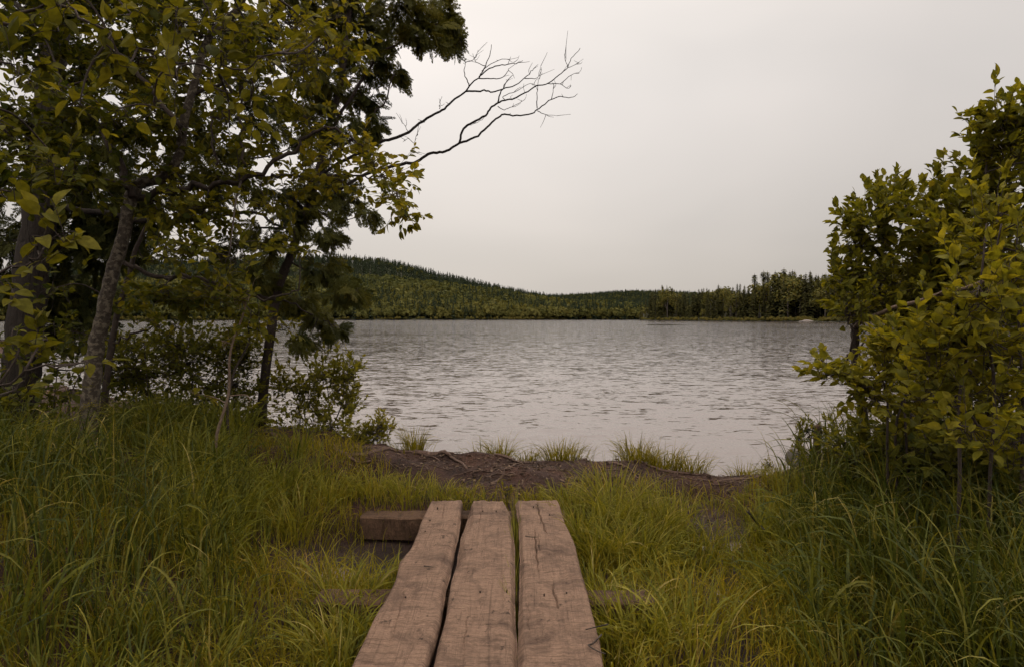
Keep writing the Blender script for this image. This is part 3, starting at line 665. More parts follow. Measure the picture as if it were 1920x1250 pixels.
# tall broad blades at both sides
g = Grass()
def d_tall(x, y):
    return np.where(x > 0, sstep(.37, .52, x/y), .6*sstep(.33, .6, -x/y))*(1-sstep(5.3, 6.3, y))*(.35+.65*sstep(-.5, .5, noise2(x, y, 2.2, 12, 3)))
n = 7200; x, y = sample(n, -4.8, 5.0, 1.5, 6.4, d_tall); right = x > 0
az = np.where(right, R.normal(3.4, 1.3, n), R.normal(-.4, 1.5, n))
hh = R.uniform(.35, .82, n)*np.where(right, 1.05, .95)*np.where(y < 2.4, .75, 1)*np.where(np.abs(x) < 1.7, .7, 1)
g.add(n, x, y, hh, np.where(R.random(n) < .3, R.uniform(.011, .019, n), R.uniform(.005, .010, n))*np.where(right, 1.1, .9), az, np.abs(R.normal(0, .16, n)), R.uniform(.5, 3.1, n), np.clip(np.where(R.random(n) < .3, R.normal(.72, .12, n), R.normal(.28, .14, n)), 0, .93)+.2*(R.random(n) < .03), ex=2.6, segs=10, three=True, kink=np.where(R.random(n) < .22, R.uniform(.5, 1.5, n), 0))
tag(g.link('tall_grass', M['shaded_tall_sedge']), 'tall broad bladed green grass arching over at both sides of the path', kind='stuff')
# seed heads
sc = Scatter(SMALL); tb = Tubes()
for i in range(34):
    px = random.choice([random.uniform(130, 560), random.uniform(20, 420)]); d = random.uniform(3.0, 5.2)
    x = (px-960)/F*d; z0 = float(H(x, d)); h = random.uniform(.45, .75); a = random.uniform(0, 6.28); q = np.array([math.cos(a), math.sin(a), 0])
    p = [np.array([x, d, z0]), np.array([x, d, z0+h*.5])+q*.03, np.array([x, d, z0+h*.85])+q*.12, np.array([x, d, z0+h*.9])+q*.24]
    sp = smooth_path(p, 5); tb.add(sp, .0018, .0008, 4)
    for k in range(40):
        u = random.uniform(.62, 1); c = sp[int(u*(len(sp)-1))]+R.normal(0, .014, 3); dd = q+R.normal(0, .5, 3)+np.array([0, 0, -.4]); sc.add(c, dd, R.normal(0, 1, 3), .008, .30+random.uniform(0, .3))
o = sc.link('grass_seed_heads', M['short_grass']); tag(o, 'feathery straw coloured seed heads nodding over the grass', kind='stuff')
tag(tb.link('seed_stems', M['short_grass']), 'thin straw stems carrying the seed heads', kind='stuff')
# tussocks on the water's edge
for (px, d, h, n_, lab) in ((778, 6.2, .20, 150, 'thin dry tussock on the bank beside the small yellow bush'), (936, 6.25, .25, 190, 'spiky round tussock standing by itself at the water edge left of centre'),
                        (988, 6.25, .16, 110, 'smallest low tussock between two larger ones on the bank'), (1050, 6.22, .22, 260, 'wide bright tussock on the bank above the right plank'),
                        (1195, 6.15, .22, 220, 'tussock at the left end of the long grassy strip along the bank'), (1245, 6.15, .23, 260, 'tussock in the middle of the long grassy strip along the bank'),
                        (1295, 6.1, .2, 220, 'tussock at the right end of the long grassy strip along the bank'), (1395, 6.15, .2, 170, 'round tussock near the water left of the right shrubs')):
    g = Grass(); x = (px-960)/F*d; clump(x, d, int(n_*.9), h*1.45, .0065, .15 if n_ > 200 else .09, .42, gr=g, bend=(.1, 2.1)); clump(x+random.uniform(-.1, .1), d-.05, int(n_*.4), h*.9, .006, .22, .35, gr=g, bend=(.3, 2.3)); o = g.link('grass_tussock', M['short_grass'])
    tag(o, lab, 'grass tussock', 'tussocks along the water edge')
# ------------------------------------------------------------------ roots on the bank
roots = [('long pale root curving along the top of the bank', [(640, 862), (700, 850), (740, 846), (790, 852), (830, 866)], 5.6, .014),
         ('thick twisted root hanging down the left bank', [(770, 842), (820, 848), (850, 862), (880, 882)], 5.7, .02),
         ('root with a bare tip pointing at the left planks', [(600, 838), (640, 852), (665, 868), (700, 866)], 5.4, .018),
         ('thin forked root on the dark soil above the middle plank', [(920, 908), (945, 885), (958, 876), (985, 872)], 5.35, .009),
         ('slender pale root on the crest left of the bright tussock', [(925, 852), (950, 858), (975, 868), (1010, 868)], 5.9, .01),
         ('thin root sloping down right of the bright tussock', [(1130, 862), (1160, 872), (1185, 886), (1200, 900)], 5.8, .010),
         ('long root tracing the crest below the grassy strip', [(1180, 866), (1215, 872), (1250, 884), (1290, 890), (1340, 892)], 5.9, .013),
         ('root running along the right end of the bank', [(1340, 905), (1380, 900), (1420, 896), (1450, 892)], 5.6, .013),
         ('short broken root stub near the foot of the slim tree', [(490, 812), (515, 820), (535, 824)], 6.6, .022),
         ('thin dark root under the dry tussock', [(690, 838), (740, 836), (800, 842), (860, 850)], 5.9, .012)]
def ground_hit(px, py, d0=3.0):
    for d in np.arange(d0, 8, .02):
        q = P(px, py, d)
        if q[2] < H(q[0], q[1]): return q
    return P(px, py, 6)
for lab, pts, d, r in roots:
    pp = []
    for k, q in enumerate(pts):
        w = P(q[0], q[1], d); hx = ground_hit(*q, d0=4.9); w = hx if abs(hx[1]-d) < .9 else w; w = np.array([w[0], w[1], float(H(w[0], w[1]))+r*.35]); pp.append(w)
    sp = smooth_path(pp, 6); sp[:, 2] = H(sp[:, 0], sp[:, 1])+r*.3; sp[0, 2] -= .03; sp[-1, 2] -= .04; sp[:, 0] += R.normal(0, .006, len(sp))
    tb = Tubes(); tb.add(sp, r*1.35, r*.6, 7, .3); tag(tb.link('exposed_root', M['root_bark']), lab, 'root', 'roots on the bank')
for i in range(44):   # finer roots
    px = random.uniform(620, 1420); py = np.interp(px, [620, 900, 1200, 1420], [858, 880, 895, 905])+random.uniform(-10, 14); q = ground_hit(px, py, 4.9); L = random.uniform(.15, .4); a = random.uniform(-.5, .5)+(math.pi if random.random() < .5 else 0)
    s = np.linspace(0, 1, 9); x = q[0]+s*L*math.cos(a); y = q[1]+s*L*math.sin(a)*.5+.03*np.sin(s*5+i); z = H(x, y)+.003; z[0] -= .02; z[-1] -= .02
    tb = Tubes(); tb.add(np.stack([x, y, z], -1), .007, .003, 5, .3); tag(tb.link('exposed_root', M['root_bark']), 'thin pale rootlet lying on the dark soil of the bank', 'root', 'fine roots on the bank')
# litter: needles and dead leaves on the bank
sc = Scatter(NARROW)
for i in range(5200):
    px = random.uniform(420, 1470); x = (px-960)/F*5.6; y = random.uniform(4.9, 6.1); sc.add((x, y, float(H(x, y))+.004), R.normal(0, 1, 3)*np.array([1, 1, .15]), (R.normal(0, .4), R.normal(0, .4), 1), random.uniform(.012, .05), random.random()**.7)
M['litter'] = leaf_mat('leaf_litter', [(0, (.035, .02, .014)), (.6, (.10, .062, .042)), (1, (.22, .15, .10))], .1)
tag(sc.link('leaf_litter', M['litter']), 'brown needles and leaf litter strewn over the bank', kind='stuff')
# puddles
def puddle(cx, cy, rx, ry, z, lab):
    a = np.linspace(0, 2*math.pi, 48, endpoint=False); r = 1+.25*np.sin(3*a+cx)+.12*np.sin(7*a+cy)
    V = np.stack([cx+rx*r*np.cos(a), cy+ry*r*np.sin(a), np.full(48, z)], -1); V = np.vstack([V, [[cx, cy, z]]])
    f = np.stack([np.arange(48), np.roll(np.arange(48), -1), np.full(48, 48)], -1)
    o = link_mesh('puddle_water', V, [f], M['puddle']); tag(o, lab, kind='structure')
puddle(1.2, 3.95, .42, .36, .008, 'shallow puddle in the mud right of the planks'); puddle(-1.08, 4.12, .42, .3, .030, 'shallow puddle in the mud left of the planks')
puddle(1.4, 4.7, .3, .35, .030, 'dark puddle in the mud hole behind the right sedge')
# ------------------------------------------------------------------ woody plants
def nearest(pts, c):
    d = np.linalg.norm(pts-c, axis=1); return pts[np.argmin(d)]
def woody(name, label, cat, base, trunks, limbs, clusters, leaf, bark, leafsize=.07, tint=.5, upward=.5, twiglen=.28, perTwig=9, style='leaf', group=None, trunk_rough=.12, sides=10, twigr=.0022, limb_bark=None, dens=1.7, shoots=0):
    root = thing(name, label, cat, base, group)
    sk = []
    tr = Tubes()
    for pts, r0, r1 in trunks:
        pts = [np.array(q, float) for q in pts]
        if r0 < .03 and len(pts) > 2: pts = [pts[0]]+[q+R.normal(0, .03, 3)*np.array([1, 1, .3]) for q in pts[1:-1]]+[pts[-1]]
        sp = smooth_path(pts, 6); sp[1:-1] += R.normal(0, r0*.06, (len(sp)-2, 3)); tr = Tubes(); tr.add(sp, r0, r1, sides, trunk_rough, .15); sk.append(sp)
        tr.link('trunk' if r0 > .03 else 'stem', bark, root)
    lb = Tubes()
    for pts, r0, r1 in limbs:
        sp = smooth_path(pts, 6); sp[1:-1] += R.normal(0, .012, (len(sp)-2, 3)); tb = Tubes(); tb.add(sp, r0, r1, 6, .1); tb.link('branch', limb_bark or bark, root); sk.append(sp)
    skel = np.concatenate(sk) if sk else np.array([base])
    sc = Scatter(SPRAY if style == 'cedar' else leaf)
    new = []
    for c in clusters:
        px, py, d, rx, ry, rd, nt = c[:7]; tt = c[7] if len(c) > 7 else tint
        cen = P(px, py, d); sx = rx/F*d; sy = ry/F*d
        a = nearest(skel, cen)
        mid = (a+cen)/2+np.array([0, 0, -.12 if style == 'cedar' else .05])*np.linalg.norm(cen-a)+R.normal(0, .03, 3)
        sp = smooth_path([a, mid, cen], 6); ln = np.linalg.norm(cen-a); lb.add(sp, .004+.006*min(ln, 1.5), .0035, 5); new.append(sp[2:])
        local = np.vstack([sp[3:]])
        for i in range(int(nt*dens)+shoots):
            v = R.normal(size=3); v = v/np.linalg.norm(v)*R.random()**.4
            if i < shoots: v = np.array([R.uniform(-1, 1), R.uniform(-.5, .5), R.uniform(.75, 1.25)])
            p = cen+v*np.array([sx, rd, sy])
            b = nearest(local, p)
            if style == 'cedar':
                out = norm(p-cen+np.array([0, 0, .001])); m2 = (b+p)/2+R.normal(0, .02, 3)
                if i % 2 == 0: lb.add(smooth_path([b, m2, p], 3), twigr*1.1, twigr*.6, 3)
                for k in range(3):
                    q = b+(p-b)*(.45+.27*k); dr = out*.8+R.normal(0, .45, 3)+np.array([.25*np.sign(px-300), 0, -.55])
                    sc.add(q, dr, R.normal(0, 1, 3)*np.array([.8, .8, .3])+np.array([0, 0, .6]), leafsize*R.uniform(.6, 1.15), np.clip(R.normal(tt, .2), 0, .95)+(.1 if R.random() < .02 else 0))
            else:
                dr = norm(norm(p-b)*.6+R.normal(0, .45, 3)+np.array([0, 0, upward+(2.2 if i < shoots else 0)])); L = twiglen*R.uniform(.5, 1.2)*(1.35 if i < shoots else 1)
                q0 = p-dr*L*.4; m2 = (b+q0)/2+R.normal(0, .02, 3); q1 = p+dr*L*.3+R.normal(0, .01, 3); q2 = p+dr*L*.6
                tw = smooth_path([b, m2, q0, q1, q2], 3); lb.add(tw, twigr*1.2, twigr*.5, 3)
                last = tw[-7:]; nl = max(3, int(perTwig*R.uniform(.7, 1.3)))
                for k in range(nl):
                    u = k/(nl-1); f = u*(len(last)-1.001); j = int(f); c0 = last[j]+(last[j+1]-last[j])*(f-j)
                    side = norm(np.cross(dr, [0, 0, 1])+R.normal(0, .25, 3))*(1 if k % 2 else -1)
                    ld = norm(side*(.9-.5*u)+dr*(.45+.7*u)+np.array([0, 0, R.normal(.02, .3)]))
                    nrm = np.array([0, 0, 1.])+R.normal(0, .5, 3)+.25*dr
                    sc.add(c0, ld, nrm, leafsize*(.42+.75*R.random()**.7)*(1-.25*(u > .85)), np.clip(R.normal(tt, .17)+.15*(u > .8), 0, .97)+(.05 if R.random() < .01 else 0))
    lb.link('twigs', limb_bark or bark, root)
    sc.link('foliage', M[{'cedar': 'cedar_leaf'}.get(style, 'shrub_leaf')] if style == 'cedar' else leafmat[0], root)
    return root, skel
leafmat = [None]
def PP(L, d): return [P(q[0], q[1], q[2] if len(q) > 2 else d) for q in L]
def gb(px, d): x = (px-960)/F*d; return np.array([x, d, float(H(x, d))-.05])
# --- big cedar at far left
cl = []
for px in range(-120, 620, 90):
    for py in range(-160, 520, 85):
        if px > 300 and py > 360: continue
        if R.random() < .93: cl.append((px+R.uniform(-35, 35), py+R.uniform(-35, 35), R.uniform(6.2, 8.4), 62, 46, .5, 13, R.uniform(.15, .5)))
woody('cedar_tree', 'thick ridged cedar trunk at the far left with dark drooping foliage', 'tree', gb(30, 6.6),
      [([gb(22, 6.6), *PP([(38, 720), (55, 560), (75, 400), (88, 250), (100, 100), (112, -60), (120, -300)], 6.6)], .155, .11)],
      [(PP([(80, 380), (200, 400), (330, 415), (460, 400), (540, 430)], 6.6), .035, .01), (PP([(95, 180), (200, 120), (330, 60), (450, 40)], 6.9), .03, .01), (PP([(90, 260), (180, 250), (300, 260), (420, 300)], 7.2), .03, .01),
       (PP([(60, 480), (-60, 420), (-160, 300)], 6.8), .03, .01), (PP([(105, 60), (250, -40), (420, -90)], 6.5), .03, .01), (PP([(100, 60), (-20, -20), (-140, -60)], 6.5), .03, .01)],
      cl+[(a, b, 7.1, 55, 45, .4, 15, .2) for a, b in ((150, 400), (190, 470), (130, 460), (225, 410), (110, 530), (160, 545), (140, 610), (40, 560), (30, 450), (180, 350), (280, 380), (250, 450), (180, 620))], None, M['cedar_bark'], leafsize=.21, style='cedar', sides=20, trunk_rough=.10, dens=1.6)
# --- slim cedar with the dead branches
up_cl = [(600, 20, 55, 45, 22), (680, 20, 55, 40, 22), (760, 15, 50, 35, 22), (830, 20, 38, 28, 20), (800, 65, 38, 25, 14), (845, 70, 25, 25, 14), (715, 75, 42, 28, 16), (640, 90, 40, 40, 16), (690, 120, 40, 30, 12), (740, 135, 25, 18, 11),
         (580, 130, 45, 45, 14), (630, 170, 45, 35, 13), (695, 190, 28, 22, 12), (560, 210, 40, 40, 10), (690, 235, 30, 18, 11), (640, 240, 40, 25, 10), (600, 330, 45, 35, 12), (655, 380, 32, 22, 11), (690, 400, 14, 12, 5),
         (560, 400, 45, 40, 14), (610, 440, 35, 30, 13), (500, 440, 50, 40, 14), (430, 460, 55, 35, 13), (600, 500, 45, 30, 13), (640, 545, 35, 22, 10), (560, 560, 45, 30, 12), (600, 590, 40, 18, 9), (575, 635, 32, 20, 10), (630, 615, 22, 13, 8),
         (480, 520, 50, 35, 10), (415, 520, 40, 30, 7), (520, -60, 80, 50, 16), (650, -60, 80, 50, 18), (780, -60, 70, 45, 18), (670, 545, 20, 12, 5)]
cl = [(a, b, 7.0+R.uniform(-.5, .6), rx, ry, .35, int(n_*1.25), R.uniform(.25, .6)) for a, b, rx, ry, n_ in up_cl]
sl_base = gb(487, 7.0)
slim, _ = woody('cedar_tree', 'slim dark leaning cedar by the water with feathery sprays and two bare branches', 'tree', sl_base,
      [([sl_base, *PP([(490, 780), (497, 700), (508, 620), (520, 545), (545, 480), (566, 420), (590, 350), (610, 260), (640, 150), (655, 20), (665, -160)], 7.0)], .052, .026)],
      [(PP([(515, 560), (450, 545), (400, 530), (330, 520), (270, 515)], 6.9), .02, .008), (PP([(575, 400), (620, 300), (700, 220), (740, 140)], 7), .02, .006), (PP([(610, 250), (700, 120), (780, 60), (850, 40)], 7), .02, .006),
       (PP([(640, 100), (560, 60), (500, 20)], 7), .016, .006), (PP([(540, 490), (600, 520), (650, 540)], 7), .012, .004), (PP([(520, 560), (560, 575), (615, 605), (632, 612)], 7), .010, .003), (PP([(560, 430), (480, 430), (420, 450)], 7), .014, .005)],
      cl, None, M['thin_bark'], leafsize=.165, style='cedar', sides=10, dens=1.6)
z2 = lambda L: [(500+a/2.977, b/2.977) for a, b in L]
dead = [([(150, 1110), (330, 960), (600, 810), (700, 775), (790, 740), (850, 690), (940, 635), (990, 608), (1050, 555), (1110, 510), (1150, 460), (1185, 430), (1220, 370), (1245, 310), (1255, 250)], .030, .003),
        ([(1185, 430), (1260, 375), (1330, 365), (1390, 355), (1430, 340)], .008, .003), ([(1185, 440), (1250, 440), (1310, 437), (1345, 400), (1350, 385)], .007, .0025), ([(1130, 485), (1120, 450), (1100, 400), (1110, 350), (1090, 290)], .007, .002),
        ([(1110, 350), (1160, 330), (1180, 280)], .005, .002), ([(1110, 512), (1180, 510), (1225, 508), (1260, 515), (1320, 498), (1370, 485), (1440, 440), (1480, 400), (1490, 385)], .011, .003), ([(1440, 440), (1510, 435), (1530, 370)], .005, .002),
        ([(1220, 370), (1170, 350), (1150, 300)], .005, .002), ([(1200, 400), (1250, 360), (1330, 330), (1380, 350)], .005, .002), ([(965, 610), (966, 575)], .005, .003),
        ([(230, 1180), (500, 1000), (700, 930), (780, 912), (835, 908), (900, 860), (965, 853), (1020, 835), (1075, 800), (1160, 770), (1230, 710), (1280, 665), (1325, 640), (1395, 648), (1480, 635), (1520, 605), (1590, 555), (1640, 540), (1700, 548), (1735, 525)], .030, .003),
        ([(1510, 620), (1560, 640), (1620, 648)], .005, .002), ([(1075, 800), (1100, 720), (1150, 685), (1220, 645), (1250, 605), (1290, 575), (1330, 560), (1380, 550), (1440, 520), (1510, 482), (1570, 468), (1630, 420), (1680, 380), (1700, 330), (1750, 270)], .020, .003),
        ([(1680, 380), (1665, 310)], .004, .002), ([(1680, 380), (1745, 352)], .004, .002), ([(1290, 575), (1310, 510), (1345, 450), (1375, 420)], .009, .003), ([(1510, 605), (1508, 540), (1515, 470), (1530, 400)], .006, .002),
        ([(1570, 468), (1640, 470), (1680, 495), (1700, 480)], .005, .002), ([(1640, 470), (1700, 420), (1745, 410)], .005, .002), ([(1590, 555), (1605, 480)], .005, .002), ([(1290, 595), (1325, 613), (1370, 595), (1420, 570), (1400, 555)], .005, .002),
        ([(780, 880), (820, 855), (865, 865)], .005, .002), ([(820, 855), (830, 780), (845, 750)], .004, .002), ([(820, 800), (790, 775), (760, 795)], .004, .002), ([(790, 740), (770, 700), (755, 690)], .004, .002),
        ([(1330, 560), (1320, 540), (1400, 505), (1470, 470), (1510, 480)], .005, .002), ([(1240, 620), (1200, 670), (1150, 690)], .004, .002)]
for i, (tb_pts) in enumerate((dead[:10], dead[10:])):
    tb = Tubes(); dd = 6.9 if i == 0 else 7.05; zo = np.array([0, 0, 0.])
    for k, (L, r0, r1) in enumerate(tb_pts):
        L = z2(L); L = [(a, b, dd+ (.0 if k == 0 else .25*math.sin(k*2.1)*j/len(L))) for j, (a, b) in enumerate(L)]
        pts = smooth_path(PP(L, dd), 4); pts[1:-1] += R.normal(0, .003, (len(pts)-2, 3))
        if k == 0: pts = np.vstack([P(575, 400, 7.0), pts])
        tb.add(pts, r0*.62 if r0 > .012 else r0*.85, r1*.85, 6, .12)
        if k:
            for j in range(3):
                a = pts[int(len(pts)*random.uniform(.4, .98))]; dr = norm(pts[-1]-pts[0])*.7+R.normal(0, .5, 3)+np.array([0, 0, .25]); L2 = random.uniform(.04, .12)
                tb.add(smooth_path([a, a+dr*L2*.5+R.normal(0, .008, 3), a+dr*L2], 3), .0028, .0015, 4)
        else:
            for j in range(7):
                a = pts[int(len(pts)*random.uniform(.35, .95))]; dr = R.normal(0, .5, 3)+np.array([.2, 0, .3]); L2 = random.uniform(.02, .06); tb.add([a, a+dr*L2], .004, .002, 4)
    o = tb.link('dead_branch', M['dead_bark'], slim); o['label'] = ['upper bare branch reaching over the lake', 'lower forked bare branch reaching over the lake'][i]
# --- leaning mottled alder
leafmat[0] = M['alder_leaf']
cl = []
al = [(60, 40, 70, 50), (190, 20, 70, 40), (320, 20, 60, 35), (430, 60, 60, 45), (540, 40, 55, 40), (640, 30, 40, 25), (110, 140, 70, 45), (250, 120, 60, 45), (370, 150, 50, 50), (480, 150, 60, 50), (570, 120, 45, 45), (630, 100, 30, 25),
      (60, 240, 60, 45), (180, 220, 60, 45), (300, 230, 50, 40), (420, 220, 50, 40), (500, 260, 55, 35), (580, 230, 45, 35), (640, 280, 50, 35), (700, 290, 40, 25), (725, 330, 40, 30), (740, 370, 22, 22), (758, 402, 16, 10),
      (560, 330, 45, 25), (640, 340, 40, 20), (450, 330, 50, 25), (330, 330, 40, 25), (130, 330, 50, 40), (380, 400, 50, 25), (500, 380, 40, 22), (60, 340, 45, 35), (430, 480, 45, 22), (560, 470, 22, 18), (330, 400, 40, 25),
      (350, 460, 22, 12), (300, 560, 40, 18), (400, 560, 50, 18), (480, 590, 35, 14),
      (50, -60, 80, 40), (250, -70, 80, 40), (450, -60, 80, 40), (600, -70, 60, 40), (150, -160, 90, 50), (400, -160, 90, 50)]
for a, b, rx, ry in al:
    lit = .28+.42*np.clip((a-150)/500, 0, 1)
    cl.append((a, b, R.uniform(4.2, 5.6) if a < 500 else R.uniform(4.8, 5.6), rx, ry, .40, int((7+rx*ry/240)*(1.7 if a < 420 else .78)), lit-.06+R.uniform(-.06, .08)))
woody('alder_tree', 'leaning alder with mottled grey lichen bark and broad olive leaves', 'tree', gb(160, 5.1),
      [([gb(158, 5.1), *PP([(165, 790), (172, 730), (180, 660), (195, 590), (215, 500), (235, 430), (250, 360)], 5.1)], .060, .044),
       (PP([(250, 372), (258, 345), (300, 335), (335, 295), (345, 230), (365, 160), (390, 75), (450, 10), (480, -80)], 5.1), .040, .02)],
      [(PP([(248, 370), (230, 320), (190, 250), (140, 215), (108, 190), (130, 160)], 5.0), .030, .010), (PP([(255, 372), (330, 355), (400, 345), (480, 330), (550, 280), (605, 238), (650, 255), (700, 290)], 5.1), .026, .006),
       (PP([(480, 333), (530, 330), (600, 330), (690, 330), (740, 350)], 5.2), .014, .004), (PP([(460, 310), (448, 230), (452, 140), (460, 60)], 5.0), .012, .006), (PP([(405, 310), (400, 270), (395, 220)], 5.0), .010, .005),
       (PP([(222, 490), (290, 520), (360, 518), (430, 540), (500, 560), (560, 545)], 5.3), .02, .006), (PP([(360, 180), (440, 150), (520, 120), (610, 90)], 5.3), .016, .005), (PP([(340, 240), (260, 140), (200, 60), (150, -40)], 4.8), .018, .006)],
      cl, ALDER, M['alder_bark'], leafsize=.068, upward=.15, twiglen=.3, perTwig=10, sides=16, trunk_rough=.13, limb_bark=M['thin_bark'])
# --- second dark stem and saplings
leafmat[0] = M['alder_leaf']
woody('alder_sapling', 'dark slender sapling right behind the mottled leaning trunk', 'tree', gb(196, 6.0), [([gb(190, 6.0), *PP([(195, 760), (205, 680), (218, 600), (240, 520), (262, 450), (300, 380)], 6.0)], .034, .014)],
      [(PP([(208, 650), (250, 625), (300, 612), (350, 604)], 6.0), .012, .004)],
      [(260, 560, 6, 45, 35, .3, 8, .4), (320, 620, 6, 50, 16, .3, 7, .45), (300, 480, 6, 40, 30, .3, 6, .4), (130, 620, 6, 40, 50, .3, 8, .3), (100, 540, 5.8, 40, 50, .3, 7, .3)], ALDER, M['thin_bark'], leafsize=.07, upward=.3)
woody('sapling', 'thin straight sapling stem with few leaves, nearest left of the slim cedar', 'sapling', gb(410, 5.0), [([gb(410, 5.0), *PP([(411, 820), (418, 740), (432, 660), (448, 590), (462, 560)], 5.0)], .013, .005)], [],
      [(455, 560, 5, 28, 22, .15, 5, .5), (425, 640, 5, 25, 20, .15, 3, .5), (375, 740, 5, 10, 14, .1, 1, .6), (470, 750, 5, 12, 14, .1, 1, .6)], ALDER, M['pale_bark'], leafsize=.065, upward=.4, sides=8)
woody('sapling', 'thin bending sapling stem behind the straight one beside the slim cedar', 'sapling', gb(430, 5.8), [([gb(430, 5.8), *PP([(428, 770), (440, 700), (458, 640), (470, 600), (530, 620)], 5.8)], .013, .004)], [],
      [(480, 610, 5.8, 30, 18, .15, 6, .5), (540, 615, 5.8, 25, 14, .15, 4, .5)], ALDER, M['thin_bark'], leafsize=.06, upward=.4, sides=8)
# --- nearest leaves at the left edge
leafmat[0] = M['near_leaf']
woody('alder_shrub', 'close leafy shrub with large bright leaves at the left picture edge, with unseen leaves added overhead for shade', 'shrub', gb(-230, 2.6), [([gb(-230, 2.6), *PP([(-200, 900), (-150, 700), (-100, 500), (-60, 300), (-30, 120), (0, -60)], 2.6)], .02, .008)],
      [(PP([(-100, 520), (-20, 520), (40, 500), (75, 480)], 2.6), .006, .003), (PP([(-150, 760), (-40, 740), (60, 690), (150, 680)], 2.8), .006, .003), (PP([(-20, 60), (60, 20), (200, -20), (380, -30), (560, 0)], 2.9), .008, .003), (PP([(100, 5), (200, 60), (320, 110), (440, 130), (520, 100)], 3.0), .006, .003)],
      [(x_, -200-y_, d_, 120, 110, .6, 22, .4) for x_, y_, d_ in ((-900, 250, 1.6), (-500, 500, 2.0), (-700, 900, 2.2), (-1500, 100, 2.2), (-300, 900, 3.0), (-200, 450, 3.2), (100, 800, 3.6), (-1300, 900, 1.8), (-2200, 500, 1.5), (150, 400, 4.4), (300, 1100, 3.0))]+  # unseen leaf clusters added overhead to shade the grass
      [(a, b, d_, 34, 26, .15, k_, .3+.35*R.random()) for a, b, d_, k_ in ((340, 45, 2.9, 3), (420, 105, 3, 3), (500, 110, 3.1, 3), (250, 30, 2.9, 3), (400, 165, 3, 2), (330, 150, 2.9, 3), (200, 85, 2.8, 3), (460, 40, 3, 3), (560, 30, 3.2, 3), (545, 85, 3.2, 2), (150, 190, 2.9, 3), (260, 110, 3, 3), (470, 185, 3.1, 2), (610, 60, 3.3, 2), (100, 290, 3, 2), (390, 15, 2.9, 3), (290, 210, 3.1, 2), (430, 240, 3.2, 1), (130, 10, 2.8, 3))]+
      [(70, 460, 2.6, 40, 35, .1, 4, .5), (110, 440, 2.6, 25, 22, .08, 2, .6), (10, 540, 2.6, 25, 25, .1, 2, .5), (90, 640, 3.0, 40, 25, .12, 4, .3), (150, 680, 3.0, 25, 14, .1, 2, .35), (10, 640, 2.9, 30, 25, .1, 3, .3),
       (15, 250, 2.7, 25, 30, .12, 2, .35), (70, 160, 2.8, 45, 30, .15, 3, .25), (110, 60, 2.9, 50, 40, .15, 3, .3), (20, 120, 2.6, 30, 40, .1, 2, .2), (20, 360, 2.8, 25, 20, .1, 2, .3), (30, 730, 3.2, 30, 22, .1, 3, .2)],
      ALDER, M['thin_bark'], leafsize=.074, dens=1.2, upward=.25, twiglen=.20, perTwig=6, sides=8)
# --- bushes by the water
leafmat[0] = M['bush_leaf']
cl = [(250, 650, 50, 25), (330, 650, 50, 30), (400, 650, 50, 30), (450, 650, 30, 30), (290, 700, 60, 35), (370, 710, 60, 40), (440, 720, 45, 40), (220, 720, 45, 40), (330, 770, 70, 35), (420, 780, 60, 30), (250, 780, 50, 30), (280, 740, 60, 35), (390, 750, 60, 35), (350, 800, 80, 22), (460, 790, 30, 25), (440, 680, 40, 30), (230, 690, 30, 40), (350, 680, 60, 30), (300, 800, 70, 25)]
woody('bush', 'dense dark small-leaved bush between the mottled trunk and the slim cedar', 'bush', gb(340, 6.6), [([gb(300+k*30, 6.6), *PP([(290+k*38, 740), (270+k*46, 640)], 6.6+.1*k)], .010, .004) for k in range(5)], [],
      [(a, b, R.uniform(6.2, 7.0), rx, ry, .35, 25, .40) for a, b, rx, ry in cl], SMALL, M['thin_bark'], leafsize=.055, upward=.5, twiglen=.2, perTwig=11, sides=6, dens=2.0, shoots=3)
cl = [(530, 720, 25, 22), (560, 760, 45, 30), (610, 700, 28, 18), (635, 730, 30, 28), (655, 700, 16, 18), (600, 775, 50, 30), (550, 800, 45, 18), (620, 800, 45, 18), (575, 725, 30, 22), (655, 760, 20, 16)]
woody('bush', 'bright leafy bush leaning over the lake right of the slim cedar', 'bush', gb(580, 6.9), [([gb(560+k*16, 6.9), *PP([(550+k*28, 770), (540+k*36, 710)], 6.9)], .009, .003) for k in range(4)], [],
      [(a, b, R.uniform(6.7, 7.2), rx, ry, .25, 24, .68) for a, b, rx, ry in cl], SMALL, M['thin_bark'], leafsize=.06, upward=.75, twiglen=.24, perTwig=10, sides=6, dens=1.0, shoots=3)
leafmat[0] = M['front_leaf']
woody('bush', 'small round yellow green bush at the bank edge above the left plank', 'bush', gb(708, 6.4), [([gb(700+k*8, 6.35), *PP([(700+k*8, 815), (695+k*14, 792)], 6.35)], .006, .003) for k in range(3)], [],
      [(700, 812, 6.35, 30, 16, .15, 20, .55), (716, 796, 6.35, 22, 16, .12, 18, .7), (668, 816, 6.35, 28, 14, .12, 18, .4), (690, 828, 6.3, 40, 10, .12, 16, .4)], NARROW, M['thin_bark'], leafsize=.045, upward=.9, twiglen=.14, perTwig=12, sides=6)
# undergrowth under left trees
leafmat[0] = M['bush_leaf']
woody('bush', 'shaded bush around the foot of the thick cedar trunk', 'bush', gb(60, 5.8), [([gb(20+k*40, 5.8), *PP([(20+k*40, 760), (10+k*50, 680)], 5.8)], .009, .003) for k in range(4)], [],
      [(20, 740, 5.6, 60, 30, .3, 12, .25), (120, 740, 5.8, 50, 40, .3, 12, .25), (60, 660, 5.6, 60, 35, .3, 8, .25), (160, 690, 6.2, 30, 50, .3, 8, .2), (-60, 680, 5.6, 60, 70, .3, 12, .2)], ALDER, M['thin_bark'], leafsize=.075, upward=.4, sides=6)
